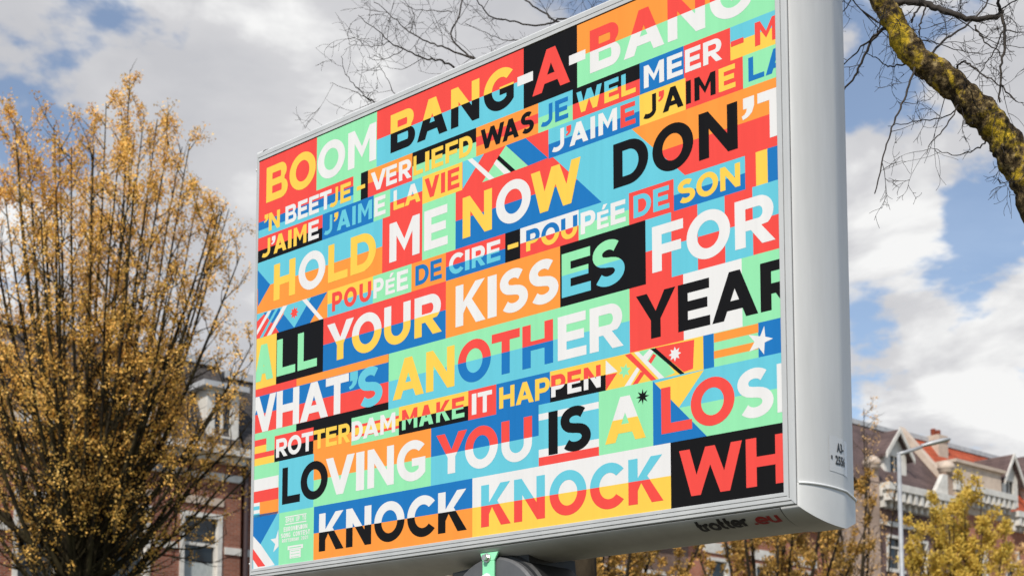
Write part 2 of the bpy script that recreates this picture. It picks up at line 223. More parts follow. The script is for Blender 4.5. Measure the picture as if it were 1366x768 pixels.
# ------------------------------------------------------------------ billboard
ART = """p0R -10 2055 490 2055 490 2370 -10 2370
p0M 490 2055 963 2055 963 2370 490 2370
p0C 963 2055 1977 2055 1977 2204 963 2204
p0R 963 2204 1977 2204 1977 2370 963 2370
p0K 1977 2055 2304 2055 2304 2370 1977 2370
p0M 2304 2055 3365 2055 3365 2204 2304 2204
p0O 2304 2204 3365 2204 3365 2370 2304 2370
gB 64 249 2099 2306 Y -1000 9000
gO 263 483 2099 2306 Y -1000 9000
gO 498 719 2099 2306 W -1000 9000
gM 742 959 2099 2306 W -1000 9000
gB 1067 1247 2099 2306 Y 2204 9000 K -1000 2204
gA 1261 1475 2099 2306 Y 2204 9000 K -1000 2204
gN 1499 1691 2099 2306 Y 2204 9000 K -1000 2204
gG 1720 1915 2099 2306 Y 2204 9000 K -1000 2204
gA 2032 2261 2099 2306 R -1000 9000
p5W 1938 2180 2036 2180 2036 2227 1938 2227
p5W 2256 2180 2353 2180 2353 2227 2256 2227
gB 2379 2554 2099 2306 R 2204 9000 W -1000 2204
gA 2572 2794 2099 2306 R 2204 9000 W -1000 2204
gN 2813 3009 2099 2306 R 2204 9000 W -1000 2204
gG 3033 3236 2099 2306 R 2204 9000 W -1000 2204
p0R -10 2000 786 2000 786 2055 -10 2055
p0B -10 1951 787 1951 787 2000 -10 2000
p0C -10 1906 787 1906 787 1951 -10 1951
p0M 786 1906 844 1906 844 2055 786 2055
p0K 844 1906 899 1906 899 2055 844 2055
p0R 899 1906 1228 1906 1228 1982 899 1982
p0O 899 1982 1228 1982 1228 2055 899 2055
p0M 1228 1906 1670 1906 1670 1982 1228 1982
p0K 1228 1982 1670 1982 1670 2055 1228 2055
p0O 1670 2005 2068 2005 2068 2055 1670 2055
p0R 1670 1957 2068 1957 2068 2005 1670 2005
p0O 1670 1906 2068 1906 2068 1957 1670 1957
p0M 2068 1906 2276 1906 2276 1982 2068 1982
p0C 2068 1982 2276 1982 2276 2055 2068 2055
p0R 2276 1906 2659 1906 2659 1982 2276 1982
p0K 2276 1982 2659 1982 2659 2055 2276 2055
p0B 2659 1906 2896 1906 2896 2055 2659 2055
p0R 2896 1906 3133 1906 3133 2055 2896 2055
p0Y 3133 1906 3365 1906 3365 1982 3133 1982
p0C 3133 1982 3365 1982 3365 2055 3133 2055
g' 48 86 1928 2032 Y -1000 9000
gN 90 186 1928 2032 Y -1000 9000
gJ 600 666 1928 2032 Y -1000 9000
gE 685 768 1928 2032 Y -1000 9000
gB 233 327 1928 2032 W -1000 9000
gE 339 420 1928 2032 W -1000 9000
gE 431 513 1928 2032 W -1000 9000
gT 518 614 1928 2032 W -1000 9000
p5Y 813 1966 877 1966 877 1988 813 1988
gV 921 1037 1928 2032 W -1000 9000
gE 1037 1117 1928 2032 W -1000 9000
gR 1130 1222 1928 2032 W -1000 9000
gL 1236 1305 1928 2032 Y -1000 9000
gI 1320 1349 1928 2032 Y -1000 9000
gE 1365 1447 1928 2032 Y -1000 9000
gF 1462 1548 1928 2032 Y -1000 9000
gD 1556 1646 1928 2032 Y -1000 9000
gW 1700 1854 1928 2032 K -1000 9000
gA 1842 1947 1928 2032 K -1000 9000
gS 1959 2041 1928 2032 K -1000 9000
gJ 2083 2155 1928 2032 B -1000 9000
gE 2171 2250 1928 2032 B -1000 9000
gW 2299 2446 1928 2032 C 1982 9000 Y -1000 1982
gE 2461 2543 1928 2032 C 1982 9000 Y -1000 1982
gL 2557 2637 1928 2032 C 1982 9000 Y -1000 1982
gM 2682 2791 1928 2032 W -1000 9000
gE 2807 2890 1928 2032 W -1000 9000
gE 2902 2984 1928 2032 W -1000 9000
gR 2996 3092 1928 2032 W -1000 9000
p5R 3136 1966 3199 1966 3199 1990 3136 1990
gM 3254 3362 1928 2032 R -1000 9000
p0K -10 1761 543 1761 543 1832 -10 1832
p0R -10 1832 543 1832 543 1906 -10 1906
p0B 543 1761 944 1761 944 1906 543 1906
p0M 944 1761 1067 1761 1067 1906 944 1906
p0R 1067 1761 1301 1761 1301 1832 1067 1832
p0C 1067 1832 1301 1832 1301 1906 1067 1906
p0Y 1301 1761 1577 1761 1577 1906 1301 1906
p0R 1577 1761 2130 1761 2130 1906 1577 1906
p0B 2130 1761 2657 1761 2657 1832 2130 1832
p0C 2130 1832 2657 1832 2657 1906 2130 1906
p0Y 2657 1761 2903 1761 2903 1906 2657 1906
p0R 2903 1761 3193 1761 3193 1906 2903 1906
p0M 3193 1761 3365 1761 3365 1906 3193 1906
p1C 1579 1906 1580 1765 1722 1906
p1M 1864 1906 1711 1763 2003 1764
p2B 1864 1906 1989 1906 2127 1767 2005 1763
p2K 1820 1869 1925 1764 1896 1763 1806 1854
p2W 1804 1852 1895 1762 1853 1764 1786 1836
p3W 1613 1906 1644 1906 1790 1763 1757 1762
gJ 33 106 1783 1888 Y -1000 9000
gA 136 246 1783 1888 Y -1000 9000
gI 259 289 1783 1888 Y -1000 9000
gM 306 413 1783 1888 Y -1000 9000
g' 115 151 1783 1888 W -1000 9000
gE 428 514 1783 1888 W -1000 9000
gJ 557 623 1783 1888 C -1000 9000
gA 660 766 1783 1888 C -1000 9000
gI 781 807 1783 1888 C -1000 9000
gM 825 932 1783 1888 C -1000 9000
g' 635 670 1783 1888 Y -1000 9000
gE 950 1034 1783 1888 W -1000 9000
gL 1093 1172 1783 1888 W 1832 9000 Y -1000 1832
gA 1175 1288 1783 1888 W 1832 9000 Y -1000 1832
gV 1317 1420 1783 1888 R -1000 9000
gI 1432 1460 1783 1888 R -1000 9000
gE 1478 1558 1783 1888 R -1000 9000
gJ 2151 2225 1783 1888 W -1000 9000
gA 2257 2367 1783 1888 W -1000 9000
gI 2380 2407 1783 1888 W -1000 9000
gM 2426 2532 1783 1888 W -1000 9000
g' 2235 2267 1783 1888 R -1000 9000
gE 2551 2634 1783 1888 R -1000 9000
gJ 2677 2747 1783 1888 K -1000 9000
gA 2782 2892 1783 1888 K -1000 9000
gI 2905 2931 1783 1888 K -1000 9000
gM 2949 3057 1783 1888 K -1000 9000
g' 2758 2790 1783 1888 R -1000 9000
gE 3073 3156 1783 1888 Y -1000 9000
gL 3220 3296 1783 1888 B -1000 9000
gA 3303 3405 1783 1888 B -1000 9000
p0O -10 1465 1012 1465 1012 1611 -10 1611
p0C -10 1611 1012 1611 1012 1761 -10 1761
p0R 1012 1465 1302 1465 1302 1761 1012 1761
p0M 1302 1465 1533 1465 1533 1761 1302 1761
p0B 1533 1465 3365 1465 3365 1611 1533 1611
p0R 1533 1611 3365 1611 3365 1761 1533 1761
p1B 0 1720 111 1610 6 1506
p1C 2158 1761 2442 1465 2895 1465 2612 1761
p1O 2612 1761 2756 1611 3365 1611 3365 1761
p1R 2756 1611 2895 1465 3365 1465 3365 1611
gH 142 325 1508 1717 Y -1000 9000
gL 594 749 1508 1717 Y -1000 9000
gD 771 965 1508 1717 Y -1000 9000
gO 352 572 1508 1717 W -1000 9000
gM 1065 1284 1508 1717 W -1000 9000
gE 1316 1480 1508 1717 W -1000 9000
gO 1801 2021 1508 1717 W -1000 9000
gN 1581 1775 1508 1717 Y -1000 9000
gW 2022 2322 1508 1717 Y -1000 9000
gD 2509 2702 1508 1717 K -1000 9000
gO 2724 2940 1508 1717 K -1000 9000
gN 2968 3163 1508 1717 K -1000 9000
g' 3184 3245 1508 1717 W -1000 9000
gT 3261 3425 1508 1717 W -1000 9000
p0O -10 1318 592 1318 592 1465 -10 1465
p0C 592 1318 944 1318 944 1390 592 1390
p0Y 592 1390 944 1390 944 1465 592 1465
p0M 944 1318 1227 1318 1227 1465 944 1465
p0O 1227 1318 1468 1318 1468 1465 1227 1465
p0B 1468 1318 1860 1318 1860 1390 1468 1390
p0R 1468 1390 1860 1390 1860 1465 1468 1465
p0K 1860 1318 1955 1318 1955 1465 1860 1465
p0R 1955 1318 2308 1318 2308 1390 1955 1390
p0W 1955 1390 2308 1390 2308 1465 1955 1465
p0M 2308 1318 2594 1318 2594 1390 2308 1390
p0C 2308 1390 2594 1390 2594 1465 2308 1465
p0R 2594 1318 2835 1318 2835 1465 2594 1465
p0B 2835 1318 3196 1318 3196 1390 2835 1390
p0C 2835 1390 3196 1390 3196 1465 2835 1465
p0R 3196 1318 3248 1318 3248 1465 3196 1465
p0Y 3248 1318 3304 1318 3304 1465 3248 1465
p0B 3304 1318 3365 1318 3365 1465 3304 1465
p1R -1 1463 262 1459 191 1380 195 1318 0 1318
p2C -1 1463 262 1459 135 1380 62 1451 0 1420
p3B 62 1457 87 1456 96 1424 62 1450
p3B 127 1459 198 1455 204 1436 135 1380 99 1419
p2B 231 1415 262 1459 590 1461 452 1318 192 1318 162 1355
p3C 256 1460 460 1460 322 1318 228 1416
p4W 95 1460 125 1458 2 1340 2 1368
p4C 160 1458 186 1458 54 1318 27 1318
p5W 224 1461 262 1459 125 1318 88 1318
p5W 384 1461 421 1460 560 1318 530 1318
s5R 321 1438 314 1421 296 1428 303 1410 285 1402 303 1395 296 1377 314 1384 321 1366 329 1384 347 1377 340 1395 357 1402 340 1410 347 1428 329 1421
gP 629 709 1341 1445 R -1000 9000
gO 723 822 1341 1445 R -1000 9000
gU 842 932 1341 1445 R -1000 9000
gP 949 1026 1341 1445 W -1000 9000
gÉ 1039 1108 1341 1445 W -1000 9000
gE 1122 1204 1341 1445 W -1000 9000
gD 1255 1350 1341 1445 B -1000 9000
gE 1361 1441 1341 1445 B -1000 9000
gC 1490 1588 1341 1445 W 1390 9000 C -1000 1390
gI 1598 1628 1341 1445 W 1390 9000 C -1000 1390
gR 1643 1733 1341 1445 W 1390 9000 C -1000 1390
gE 1742 1830 1341 1445 W 1390 9000 C -1000 1390
p5Y 1876 1379 1943 1379 1943 1402 1876 1402
gP 1992 2076 1341 1445 B 1390 9000 Y -1000 1390
gO 2085 2195 1341 1445 B 1390 9000 Y -1000 1390
gU 2205 2301 1341 1445 B 1390 9000 Y -1000 1390
gP 2320 2406 1341 1445 W -1000 9000
gÉ 2415 2481 1341 1445 W -1000 9000
gE 2492 2576 1341 1445 W -1000 9000
gD 2619 2715 1341 1445 C -1000 9000
gE 2726 2812 1341 1445 C -1000 9000
gS 2856 2946 1341 1445 Y -1000 9000
gO 2952 3063 1341 1445 Y -1000 9000
gN 3073 3172 1341 1445 Y -1000 9000
p0Y -10 1024 174 1024 174 1318 -10 1318
p0K 174 1024 562 1024 562 1318 174 1318
p0B 562 1024 1469 1024 1469 1171 562 1171
p0R 562 1171 1469 1171 1469 1318 562 1318
p0O 1469 1024 2198 1024 2198 1318 1469 1318
p0K 2198 1024 2683 1024 2683 1318 2198 1318
p0R 2683 1024 2820 1024 2820 1171 2683 1171
p0C 2683 1171 2820 1171 2820 1318 2683 1318
p0C 2820 1024 2956 1024 2956 1171 2820 1171
p0R 2820 1171 2956 1171 2956 1318 2820 1318
p0R 2956 1024 3093 1024 3093 1171 2956 1171
p0C 2956 1171 3093 1171 3093 1318 2956 1318
p0C 3093 1024 3229 1024 3229 1171 3093 1171
p0R 3093 1171 3229 1171 3229 1318 3093 1318
p0R 3229 1024 3365 1024 3365 1171 3229 1171
p0C 3229 1171 3365 1171 3365 1318 3229 1318
gA -15 149 1066 1275 M -1000 9000
gL 179 335 1066 1275 M -1000 9000
gL 355 513 1066 1275 M -1000 9000
gY 593 802 1066 1275 W 1171 9000 Y -1000 1171
gO 788 1012 1066 1275 W 1171 9000 Y -1000 1171
gU 1031 1223 1066 1275 W 1171 9000 Y -1000 1171
gR 1251 1442 1066 1275 W 1171 9000 Y -1000 1171
gK 1536 1734 1066 1275 W -1000 9000
gI 1748 1806 1066 1275 W -1000 9000
gS 1825 2002 1066 1275 W -1000 9000
gS 2009 2187 1066 1275 W -1000 9000
gE 2208 2377 1066 1275 M 1171 9000 C -1000 1171
gS 2387 2567 1066 1275 M 1171 9000 C -1000 1171
gF 2718 2882 1066 1275 W -1000 9000
gO 2899 3119 1066 1275 W -1000 9000
gR 3142 3335 1066 1275 W -1000 9000
p0R -10 981 348 981 348 1024 -10 1024
p0O 348 981 1065 981 1065 1024 348 1024
p0B -10 877 1066 877 1066 981 -10 981
p0R -10 770 1067 770 1067 877 -10 877
p0K 350 730 1068 730 1068 770 350 770
p0M -10 730 350 730 350 770 -10 770
p0C 1067 730 2593 730 2593 877 1067 877
p0M 1067 877 2593 877 2593 1024 1067 1024
p0R 2593 730 2879 730 2879 1024 2593 1024
p0W 2879 730 3172 730 3172 1024 2879 1024
p0M 3172 730 3365 730 3365 1024 3172 1024
gW -160 179 771 979 W -1000 9000
gH 183 373 771 979 W -1000 9000
gA 380 607 771 979 W -1000 9000
gT 588 768 771 979 W -1000 9000
g' 770 837 771 979 C -1000 9000
gS 838 1022 771 979 C -1000 9000
gA 1099 1320 771 979 Y -1000 9000
gN 1335 1530 771 979 Y -1000 9000
gO 1553 1769 771 979 R 877 9000 B -1000 877
gT 1775 1952 771 979 R 877 9000 B -1000 877
gH 1968 2155 771 979 R 877 9000 B -1000 877
gE 2183 2350 771 979 W -1000 9000
gR 2369 2559 771 979 W -1000 9000
gY 2629 2838 771 979 K -1000 9000
gE 2851 3014 771 979 K -1000 9000
gA 3024 3248 771 979 K -1000 9000
gR 3260 3440 771 979 K -1000 9000
p0M -10 583 171 583 171 730 -10 730
p0K 171 583 493 583 493 656 171 656
p0R 171 656 493 656 493 730 171 730
p0O 493 583 792 583 792 656 493 656
p0K 493 656 792 656 792 730 493 730
p0M 792 583 1144 583 1144 730 792 730
p0K 1144 583 1622 583 1622 656 1144 656
p0Y 1144 656 1622 656 1622 730 1144 730
p0R 1622 583 1803 583 1803 730 1622 730
p0B 1803 583 2136 583 2136 730 1803 730
p0K 2136 583 2458 583 2458 656 2136 656
p0Y 2136 656 2458 656 2458 730 2136 730
p0Y 2458 583 2923 583 2923 730 2458 730
p0Y 2923 583 2977 583 2977 730 2923 730
p0B 2977 583 3030 583 3030 730 2977 730
p0M 3030 583 3246 583 3246 730 3030 730
p0B 3246 583 3365 583 3365 730 3246 730
p1R -10 695 100 695 100 731 -10 731
p1Y -10 654 101 654 101 695 -10 695
p1R -10 625 169 625 169 654 -10 654
p1Y -10 584 170 584 170 625 -10 625
p1R 792 672 1144 672 1144 687 792 687
p1Y 792 634 1144 634 1144 672 792 672
p1R 792 620 1144 620 1144 634 792 634
p1W 2459 722 2525 658 2458 656
p1R 2458 654 2523 653 2459 583
p1M 2644 727 2726 727 2832 596 2771 583 2651 702
p1R 2726 727 2932 722 2924 596 2877 590
p3K 2703 727 2732 724 2881 583 2858 583
p2W 2699 726 2722 713 2682 673 2651 692
p2R 2718 702 2735 692 2706 659 2692 673
p2W 2631 658 2647 647 2595 583 2561 583
p2R 2651 633 2674 625 2634 583 2605 583
p3W 2616 727 2640 726 2777 583 2748 583
p4R 2566 725 2598 727 2734 583 2707 583
s1M 2573 687 2560 670 2540 678 2548 658 2531 645 2552 642 2555 621 2568 637 2588 630 2580 649 2597 663 2576 666
s4W 2832 711 2825 695 2809 702 2815 685 2799 678 2815 672 2809 655 2825 662 2832 645 2839 662 2855 655 2849 672 2865 678 2849 685 2855 702 2839 695
p1O 3031 689 3247 689 3247 728 3031 728
p1O 3030 619 3245 619 3245 652 3030 652
s5W 3199 689 3255 671 3275 711 3279 665 3316 650 3276 641 3272 591 3248 624 3202 616 3228 653
gR 185 281 605 709 W -1000 9000
gO 284 395 605 709 W -1000 9000
gT 398 490 605 709 W -1000 9000
gT 494 585 605 709 Y -1000 9000
gE 593 680 605 709 Y -1000 9000
gR 692 783 605 709 Y -1000 9000
gD 794 879 605 709 W -1000 9000
gA 880 999 605 709 W -1000 9000
gM 1009 1119 605 709 W -1000 9000
gM 1167 1276 605 709 R 656 9000 M -1000 656
gA 1288 1387 605 709 R 656 9000 M -1000 656
gK 1407 1501 605 709 R 656 9000 M -1000 656
gE 1514 1597 605 709 R 656 9000 M -1000 656
gI 1646 1676 605 709 W -1000 9000
gT 1684 1777 605 709 W -1000 9000
gH 1823 1919 605 709 Y -1000 9000
gA 1927 2038 605 709 Y -1000 9000
gP 2046 2135 605 709 Y -1000 9000
gP 2143 2228 605 709 R 656 9000 W -1000 656
gE 2239 2320 605 709 R 656 9000 W -1000 656
gN 2334 2430 605 709 R 656 9000 W -1000 656
p0M -10 291 213 291 213 583 -10 583
p0C 213 291 499 291 499 583 213 583
p0M 499 291 1372 291 1372 437 499 437
p0O 499 437 1372 437 1372 583 499 583
p0C 1372 291 2067 291 2067 437 1372 437
p0B 1372 437 2067 437 2067 583 1372 583
p0C 2067 539 2419 539 2419 583 2067 583
p0W 2067 508 2419 508 2419 539 2067 539
p0C 2067 369 2418 369 2418 508 2067 508
p0W 2067 332 2418 332 2418 369 2067 369
p0R 2067 291 2418 291 2418 332 2067 332
p0M 2418 291 2714 291 2714 583 2418 583
p0M 2714 291 3365 291 3365 437 2714 437
p0C 2714 437 3365 437 3365 583 2714 583
p1W -10 438 209 438 209 506 -10 506
p1R -10 373 211 373 211 438 -10 438
p1O 52 291 213 291 213 373 52 373
p1W -10 353 51 353 51 373 -10 373
p1C -10 332 51 332 51 353 -10 353
p1W -10 312 52 312 52 332 -10 332
p1C -10 291 53 291 53 312 -10 312
p1Y 2719 569 2979 580 2848 437
p2B 2715 579 2989 291 2714 291
gL 242 390 335 539 K -1000 9000
gO 394 612 335 539 K -1000 9000
gV 596 819 335 539 W -1000 9000
gI 831 893 335 539 W -1000 9000
gN 917 1111 335 539 W -1000 9000
gG 1132 1334 335 539 W -1000 9000
gY 1409 1615 335 539 R 437 9000 W -1000 437
gO 1602 1815 335 539 R 437 9000 W -1000 437
gU 1837 2027 335 539 R 437 9000 W -1000 437
gI 2126 2181 335 539 K -1000 9000
gS 2196 2372 335 539 K -1000 9000
gA 2453 2675 335 539 W 437 9000 Y -1000 437
gL 2758 2916 335 539 R -1000 9000
gO 2910 3128 335 539 R -1000 9000
gS 3141 3312 335 539 W -1000 9000
gI 3330 3390 335 539 W -1000 9000
s5K 2660 556 2654 534 2634 545 2646 525 2624 520 2646 514 2634 494 2654 506 2660 484 2665 506 2685 494 2674 514 2696 520 2674 525 2685 545 2665 534
p0C -10 -10 220 -10 220 291 -10 291
p0M 220 -10 505 -10 505 291 220 291
p0O 505 -10 1651 -10 1651 146 505 146
p0B 505 146 1651 146 1651 291 505 291
p0Y 1651 -10 2804 -10 2804 146 1651 146
p0W 1651 146 2804 146 2804 291 1651 291
p0K 2804 -10 3365 -10 3365 291 2804 291
gK 548 742 43 247 W 146 9000 K -1000 146
gN 759 949 43 247 W 146 9000 K -1000 146
gO 971 1190 43 247 W 146 9000 K -1000 146
gC 1209 1401 43 247 W 146 9000 K -1000 146
gK 1423 1616 43 247 W 146 9000 K -1000 146
gK 1708 1896 43 247 C 146 9000 R -1000 146
gN 1916 2104 43 247 C 146 9000 R -1000 146
gO 2131 2346 43 247 C 146 9000 R -1000 146
gC 2366 2554 43 247 C 146 9000 R -1000 146
gK 2579 2765 43 247 C 146 9000 R -1000 146
gW 2848 3160 43 247 R -1000 9000
gH 3178 3367 43 247 R -1000 9000
p1B -4 305 214 303 63 134 -1 190
p1W -5 191 63 136 189 6 7 -2
p2R -3 119 109 8 46 9 -2 59
s3W 215 201 218 107 175 79 190 123 150 153 195 154
gO 276 290 230 256 W -1000 9000
gP 293 307 230 256 W -1000 9000
gE 310 324 230 256 W -1000 9000
gN 327 341 230 256 W -1000 9000
gU 361 375 230 256 W -1000 9000
gP 378 392 230 256 W -1000 9000
gT 412 426 230 256 W -1000 9000
gO 429 443 230 256 W -1000 9000
p5W 270 259 445 259 445 265 270 265
p5W 271 218 446 218 446 224 271 224
gE 260 276 182 207 W -1000 9000
gU 279 296 182 207 W -1000 9000
gR 299 316 182 207 W -1000 9000
gO 319 336 182 207 W -1000 9000
gV 338 355 182 207 W -1000 9000
gI 358 375 182 207 W -1000 9000
gS 378 395 182 207 W -1000 9000
gI 397 414 182 207 W -1000 9000
gO 417 434 182 207 W -1000 9000
gN 437 454 182 207 W -1000 9000
gS 238 256 149 174 W -1000 9000
gO 258 276 149 174 W -1000 9000
gN 278 296 149 174 W -1000 9000
gG 299 316 149 174 W -1000 9000
gC 339 356 149 174 W -1000 9000
gO 359 376 149 174 W -1000 9000
gN 379 396 149 174 W -1000 9000
gT 399 416 149 174 W -1000 9000
gE 419 436 149 174 W -1000 9000
gS 439 456 149 174 W -1000 9000
gT 459 476 149 174 W -1000 9000
gR 248 262 123 142 W -1000 9000
gO 264 277 123 142 W -1000 9000
gT 279 293 123 142 W -1000 9000
gT 295 308 123 142 W -1000 9000
gE 311 324 123 142 W -1000 9000
gR 326 340 123 142 W -1000 9000
gD 342 355 123 142 W -1000 9000
gA 357 371 123 142 W -1000 9000
gM 373 386 123 142 W -1000 9000
g2 404 417 123 142 W -1000 9000
g0 420 433 123 142 W -1000 9000
g2 435 449 123 142 W -1000 9000
g1 451 464 123 142 W -1000 9000
p5W 295 77 421 77 421 99 295 99
p5W 312 29 403 29 403 76 312 76
p6M 322 66 393 66 393 69 322 69
p6M 322 50 393 50 393 53 322 53
p6M 323 34 393 34 393 37 323 37
p6M 309 85 407 85 407 90 309 90"""
PAL = {'R': (.93, .083, .066), 'C': (.15, .60, .72), 'M': (.32, .82, .44), 'Y': (1.0, .64, .09), 'O': (1.0, .335, .055), 'B': (.016, .19, .52), 'K': (.009, .008, .008), 'W': (.86, .84, .815)}
PAL = {k: tuple(x*.755 for x in c) for k, c in PAL.items()}
BW, BH, AZ0 = 3.3546, 2.36, 2.728         # art width, height and the height of its lower edge
ST, SH = .248, .212                       # stroke of the lettering (of the cap height)
def arc(cx, cy, rx, ry, a0, a1, n=14): return [(cx + rx*math.cos(R(a0+(a1-a0)*i/n)), cy + ry*math.sin(R(a0+(a1-a0)*i/n))) for i in range(n+1)]
def sweep(pts, s, t):
    l, r = [], []
    for i, (x, y) in enumerate(pts):
        x0, y0 = pts[max(i-1, 0)]; x1, y1 = pts[min(i+1, len(pts)-1)]
        dx, dy = x1-x0, y1-y0; L = math.hypot(dx, dy) or 1; dx /= L; dy /= L
        h = .5*math.sqrt((s*dy)**2 + (t*dx)**2)
        l.append((x-dy*h, y+dx*h)); r.append((x+dy*h, y-dx*h))
    return l + r[::-1]
def glyph(ch, w):
    s, t = ST, SH; s = min(s, .31*w) if ch not in "I'-" else s
    a = s*1.13
    if ch == 'I': return [([(0, 0), (w, 0), (w, 1), (0, 1)], [])]
    if ch == '-': return [([(0, .4), (w, .4), (w, .62), (0, .62)], [])]
    if ch == 'L': return [([(0, 0), (w, 0), (w, t), (s, t), (s, 1), (0, 1)], [])]
    if ch == 'T': return [([(0, 1), (0, 1-t), ((w-s)/2, 1-t), ((w-s)/2, 0), ((w+s)/2, 0), ((w+s)/2, 1-t), (w, 1-t), (w, 1)], [])]
    if ch == 'H': return [([(0, 0), (s, 0), (s, .5-t/2), (w-s, .5-t/2), (w-s, 0), (w, 0), (w, 1), (w-s, 1), (w-s, .5+t/2), (s, .5+t/2), (s, 1), (0, 1)], [])]
    if ch == 'E':
        m = .505
        return [([(0, 0), (w, 0), (w, t), (s, t), (s, m-t/2), (.92*w, m-t/2), (.92*w, m+t/2), (s, m+t/2), (s, 1-t), (.98*w, 1-t), (.98*w, 1), (0, 1)], [])]
    if ch == 'F':
        return [([(0, 0), (s, 0), (s, .36), (.93*w, .36), (.93*w, .36+t), (s, .36+t), (s, 1-t), (w, 1-t), (w, 1), (0, 1)], [])]
    if ch == 'É':
        e = [(x, y*.78) for x, y in glyph('E', w)[0][0]]
        return [(e, []), ([(.40*w, .84), (.62*w, .84), (.90*w, 1.06), (.55*w, 1.06)], [])]
    if ch == 'A':
        k = s*.52; sl = w/2-k                          # outer left edge x = sl*y
        y0, y1 = .19, .19+t*.92
        top = (w/2-a)/sl
        xi = lambda y: a + sl*y
        return [([(0, 0), (a, 0), (xi(y0)-.0*a, y0), (w-xi(y0), y0), (w-a, 0), (w, 0), (w/2+k, 1), (w/2-k, 1)], [[(xi(y1), y1), (w-xi(y1), y1), (w/2, top)]] if xi(y1) < w/2 else [])]
    if ch == 'V':
        k = s*.52; yv = 1-(w/2-a)/(w/2-k)
        return [([(0, 1), (w/2-k, 0), (w/2+k, 0), (w, 1), (w-a, 1), (w/2, yv), (a, 1)], [])]
    if ch == 'W':
        k = s*.47; a = s*1.06; f = .268*w
        n1 = f+.012*w; yn = 1-(n1-a)/(f-k)
        sl = (1-yn)/((w/2-k)-n1); yb = sl*(w/2-(f+k))
        return [([(0, 1), (f-k, 0), (f+k, 0), (w/2, min(yb, .8)), (w-f-k, 0), (w-f+k, 0), (w, 1), (w-a, 1), (w-n1, yn), (w/2+k, 1), (w/2-k, 1), (n1, yn), (a, 1)], [])]
    if ch == 'M':
        return [([(0, 0), (s, 0), (s, .64), (w/2, .20), (w-s, .64), (w-s, 0), (w, 0), (w, 1), (w-.98*s, 1), (w/2, .50), (.98*s, 1), (0, 1)], [])]
    if ch == 'N':
        return [([(0, 0), (s, 0), (s, .62), (w-.93*s, 0), (w, 0), (w, 1), (w-s, 1), (w-s, .40), (.93*s, 1), (0, 1)], [])]
    if ch == 'K':
        return [([(0, 0), (s, 0), (s, .29), (.37*w, .455), (w-1.22*s, 0), (w, 0), (.545*w, .59), (.975*w, 1), (.975*w-1.2*s, 1), (s, .57), (s, 1), (0, 1)], [])]
    if ch == 'Y':
        return [([(w/2-s/2, 0), (w/2+s/2, 0), (w/2+s/2, .40), (w, 1), (w-1.13*s, 1), (w/2, .585), (1.13*s, 1), (0, 1), (w/2-s/2, .40)], [])]
    if ch in 'O0':
        o = .015
        return [(arc(w/2, .5, w/2, .5+o, 0, 360, 40)[:-1], [arc(w/2, .5, w/2-s*1.04, .5+o-t*1.05, 0, 360, 36)[:-1]])]
    if ch == 'C':
        o = .015; th = 41; rx = w/(1+math.cos(R(th)))
        return [(arc(rx, .5, rx, .5+o, th, 360-th, 36) + arc(rx, .5, rx-s*1.04, .5+o-t*1.05, 360-th-3, th+3, 32), [])]
    if ch == 'G':
        o = .015; th = 44; rx = w/(1+.775); cx = rx; wr = w
        irx = rx-s*1.04; iry = .5+o-t*1.05
        be = math.acos(max(-1, min(1, (wr-cx)/rx))); bi = math.acos(max(-1, min(1, (wr-.93*s-cx)/irx)))
        out = arc(cx, .5, rx, .5+o, th, 360-math.degrees(be), 36)
        return [(out + [(wr, .555), (.53*w, .555), (.53*w, .555-t*.93), (wr-.93*s, .555-t*.93)] + arc(cx, .5, irx, iry, 360-math.degrees(bi), th+3, 30), [])]
    if ch == 'S':
        o = .015; rx1 = (w*.93-s)/2; rx2 = (w-s)/2; cx1 = w*.485; cx2 = w*.5
        top = 1+o-t/2; bot = -o+t/2; mid = .51
        p = arc(cx1, (top+mid)/2, rx1*1.02, (top-mid)/2, 38, 235, 16)
        q = arc(cx2, (bot+mid)/2, rx2, (mid-bot)/2, 58, -145, 18)
        p0, p1 = p[-1], q[0]
        return [(sweep(p + [(p0[0]*.66+p1[0]*.34, p0[1]*.66+p1[1]*.34-.004), (p0[0]*.34+p1[0]*.66, p0[1]*.34+p1[1]*.66+.004)] + q, s*1.05, t*1.04), [])]
    if ch == 'U':
        r = .40
        return [([(0, 1)] + arc(w/2, r, w/2, r+.015, 180, 360, 22) + [(w, 1), (w-s, 1)] + arc(w/2, r, w/2-s, r+.015-t, 360, 180, 18) + [(s, 1)], [])]
    if ch == 'J':
        rx = (w-s/2-.30*s)/1.72; cx = w-s/2-rx; r = .30
        return [(sweep([(w-s/2, 1), (w-s/2, .8), (w-s/2, .5)] + arc(cx, r, rx, r+.015-t/2, 0, -136, 14), s, t), [])]
    if ch == 'D':
        rx = min(.56*w, .52)
        return [([(0, 0)] + arc(w-rx, .5, rx, .5, -90, 90, 22) + [(0, 1)], [[(s, t)] + arc(w-rx, .5, rx-s*1.03, .5-t, -90, 90, 18) + [(s, 1-t)]])]
    if ch in 'PR':
        y0 = .315 if ch == 'P' else .33; rx = min(.5*w, .345); cy = (1+y0)/2; ry = (1-y0)/2; w1 = w if ch == 'P' else w*.965
        hole = [(s, y0+t)] + arc(w1-rx, cy, rx-s, ry-t, -90, 90, 14) + [(s, 1-t)]
        if ch == 'P': return [([(0, 0), (s, 0), (s, y0)] + arc(w1-rx, cy, rx, ry, -90, 90, 18) + [(0, 1)], [hole])]
        return [([(0, 0), (s, 0), (s, y0), (.40*w, y0), (w-1.2*s, 0), (w, 0), (.66*w, y0+.055)] + arc(w1-rx, cy, rx, ry, -52, 90, 16) + [(0, 1)], [hole])]
